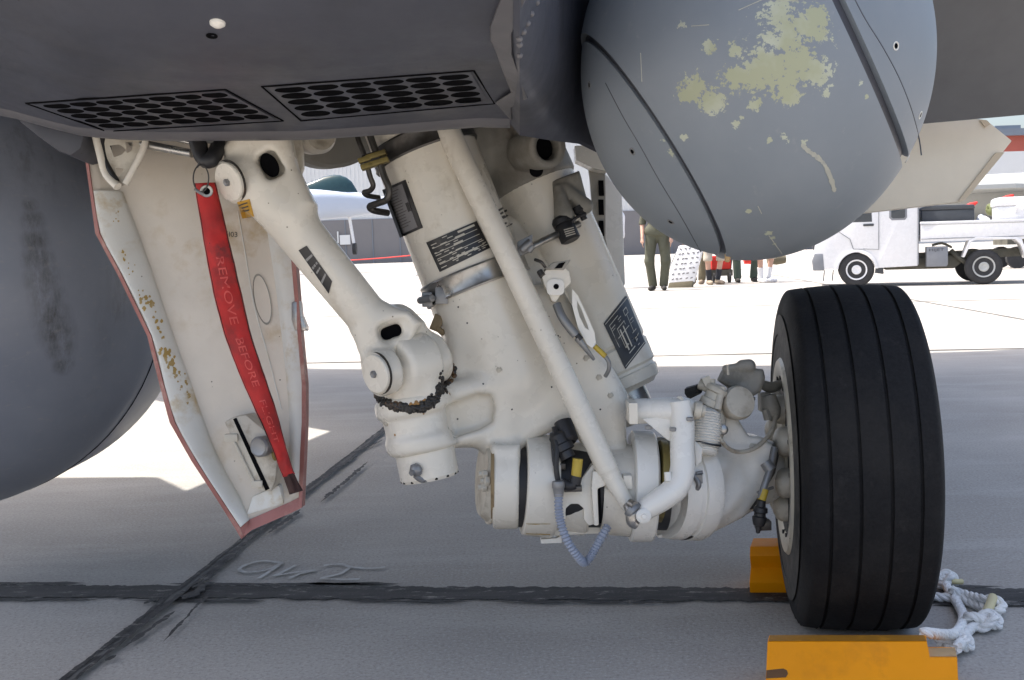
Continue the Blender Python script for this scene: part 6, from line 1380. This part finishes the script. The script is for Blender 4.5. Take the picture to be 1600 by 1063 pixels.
# ------------------------------------------------------------------ other jets and buildings
def jet(label, o, yaw, fins, s=1.0, mat='jet'):
    c, s_ = math.cos(yaw), math.sin(yaw)
    J = thing('fighter_jet', label, 'jet', o, None)
    def T(x, y, z): return V(o) + V((c * x - s_ * y, s_ * x + c * y, z)) * s
    secs = [(-7.2, 2.15, .04, .04), (-6.2, 2.18, .28, .26), (-5, 2.22, .46, .44), (-3.6, 2.28, .58, .62), (-2.0, 2.25, .80, .72), (0, 2.2, 1.15, .78), (3, 2.2, 1.3, .75), (6, 2.25, 1.15, .66), (7.6, 2.3, .8, .5)]
    def ring(x, z, w, h): return [T(x, w * math.copysign(abs(math.cos(a)) ** .75, math.cos(a)), z + h * math.copysign(abs(math.sin(a)) ** .75, math.sin(a))) for a in np.linspace(0, 2 * math.pi, 25)]
    grid([ring(*q) for q in secs], M[mat], 'fuselage', J, sub=2, sharp=1.0)
    grid([[T(x, w * math.cos(a), 2.55 + h * math.sin(a)) for a in np.linspace(0, math.pi, 13)] for x, w, h in [(-4.5, .05, .10), (-4.2, .30, .70), (-3.7, .40, 1.0), (-3.0, .38, .95), (-1.8, .26, .50), (-.4, .08, .28)]], M['canopy'], 'canopy', J, sub=2)
    for sg in (-1, 1):
        w = [T(.5, sg * 1.1, 2.3), T(3.6, sg * 4.6, 2.3), T(4.9, sg * 4.6, 2.3), T(4.9, sg * 1.1, 2.3)]; obj('wing', *prism(w, (0, 0, .12 * s)), M[mat], J, smooth=False)
        w = [T(6.1, sg * .9, 2.25), T(7.7, sg * 2.7, 2.2), T(8.6, sg * 2.7, 2.2), T(8.4, sg * .9, 2.25)]; obj('stabilator', *prism(w, (0, 0, .09 * s)), M[mat], J, smooth=False)
        lg = T(.8, sg * 1.2, 0); wh = obj('main_wheel', *lathe(lg + V((-.12, 0, .36 * s)), lg + V((.12, 0, .36 * s)), [(0, .1), (0, .34 * s), (.22, .34 * s), (.22, .1)], 20), M['tyre_far'], J); obj('gear_leg', *tube([lg + V((0, 0, .36 * s)), T(.8, sg * .9, 2.0)], .09 * s, 10, 1), M['truck'], J)
    for sg in ((-1, 1) if fins == 2 else (0,)):
        w = [T(4.6, sg * 1.0, 2.7), T(6.2, sg * 1.5, 4.6), T(7.1, sg * 1.5, 4.6), T(7.2, sg * 1.0, 2.7)]; obj('tail_fin', *prism(w, V((-s_, c, 0)) * .10 * s), M[mat], J, smooth=False)
    lg = T(-4.2, 0, 0); obj('nose_wheel', *lathe(lg + V((-.08, 0, .28 * s)), lg + V((.08, 0, .28 * s)), [(0, .08), (0, .26 * s), (.16, .26 * s), (.16, .08)], 20), M['tyre_far'], J); obj('gear_leg', *tube([lg + V((0, 0, .28 * s)), T(-4.0, 0, 1.9)], .07 * s, 10, 1), M['truck'], J)
    return J
J1 = jet('pale blue-grey jet parked before the hangar, glimpsed between brace and strut', gp(548, 46) + V((-3.9, 0, .78)), rad(186), 2)
J2 = jet('pale jet with swept fins parked behind the white truck', gp(1590, 34) + V((2.2, 0, -.2)), rad(172), 2, 1.0, 'jet2')
o = gp(1585, 24); MS = thing('missile_trolley', 'olive green store on a low trolley behind the truck bed', 'trolley', o)
obj('store', *tube([o + V((-.6, 0, 1.36)), o + V((-.4, 0, 1.36)), o + V((1.2, 0, 1.40)), o + V((1.8, 0, 1.40))], [.05, .17, .20, .10], 16, 3), M['green'], MS)
mb = MB(); mb.box(o + V((.5, 0, .6)), (.8, .35, .06)); [mb.tube([o + V((x, y, .6)), o + V((x, y, 1.25))], .03, 8, 1) for x in (0, 1.0) for y in (-.2, .2)]; mb.build('trolley_frame', M['chassis'], MS)
for x in (-.1, 1.1):
    for y in (-.4, .4): obj('trolley_wheel', *lathe(o + V((x, y - .05, .25)), o + V((x, y + .05, .25)), [(0, .1), (0, .25), (.1, .25), (.1, .1)], 18), M['tyre_far'], MS)
for i, (u, z, d) in enumerate([(1512, 1.38, 23), (1568, 1.50, 22.6)]):
    q = gp(u, d); f_ = obj('warning_flag', *tube([q + V((-.22, 0, z - .10)), q + V((-.05, 0, z)), q + V((.10, 0, z + .06)), q + V((.24, 0, z + .12))], [.03, .06, .06, .02], 8, 4), M['red_paint']); tag(f_, ('red cover tip beside the dark grey box on the truck', 'red cover tip above the white cool box')[i], 'flag', 'red covers beyond the truck')
RB_ = thing('brick_building', 'distant red building under a slate blue roof', 'building', (78, 160, 0))
mb = MB(); wbox(mb, 40, 140, 160, 180, 0, 15.7); mb.build('wall', M['brick_red'], RB_, smooth=False)
mb = MB(); wbox(mb, 39, 141, 159, 181, 15.7, 16.7); mb.build('roof', M['roof_blue'], RB_, smooth=False)
mb = MB(); wbox(mb, 76, 80, 163, 167, 16.7, 17.6); mb.build('roof_vent', M['roof_blue'], RB_, smooth=False)
RW = thing('hangar', 'low white hangar standing in front of the red building', 'hangar', (75, 120, 0))
mb = MB(); wbox(mb, 40, 130, 120, 140, 0, 10.2); mb.build('wall', M['hangar_high'], RW, smooth=False)
# the white gear door of the far leg, and the dark ladder-like frame beside it
outline([(930, 262), (950, 275), (972, 305), (977, 444), (966, 460), (930, 400)], 2.62, .02, M['white_clean'], 'far_gear_door', JET, bevel=.004)
fr = outline([(915, 232), (945, 262), (946, 300), (946, 372), (952, 400), (940, 400), (926, 330), (922, 280)], 2.45, .02, M['grey_shade'], 'bay_frame', JET)
mb = MB()
for v in (282, 312, 345, 378): mb.prism([P(a, b, 2.446) for a, b in [(935, v), (943, v), (944, v + 24), (936, v + 24)]], fw * .003)
mb.build('frame_slot', M['dark_hole'], fr, smooth=False)
mb = MB(); mb.prism([P(a, b, 2.40) for a, b in [(898, 228), (945, 226), (948, 268), (925, 262), (900, 250)]], fw * .05); mb.build('bay_panel', M['white'], JET, smooth=False)
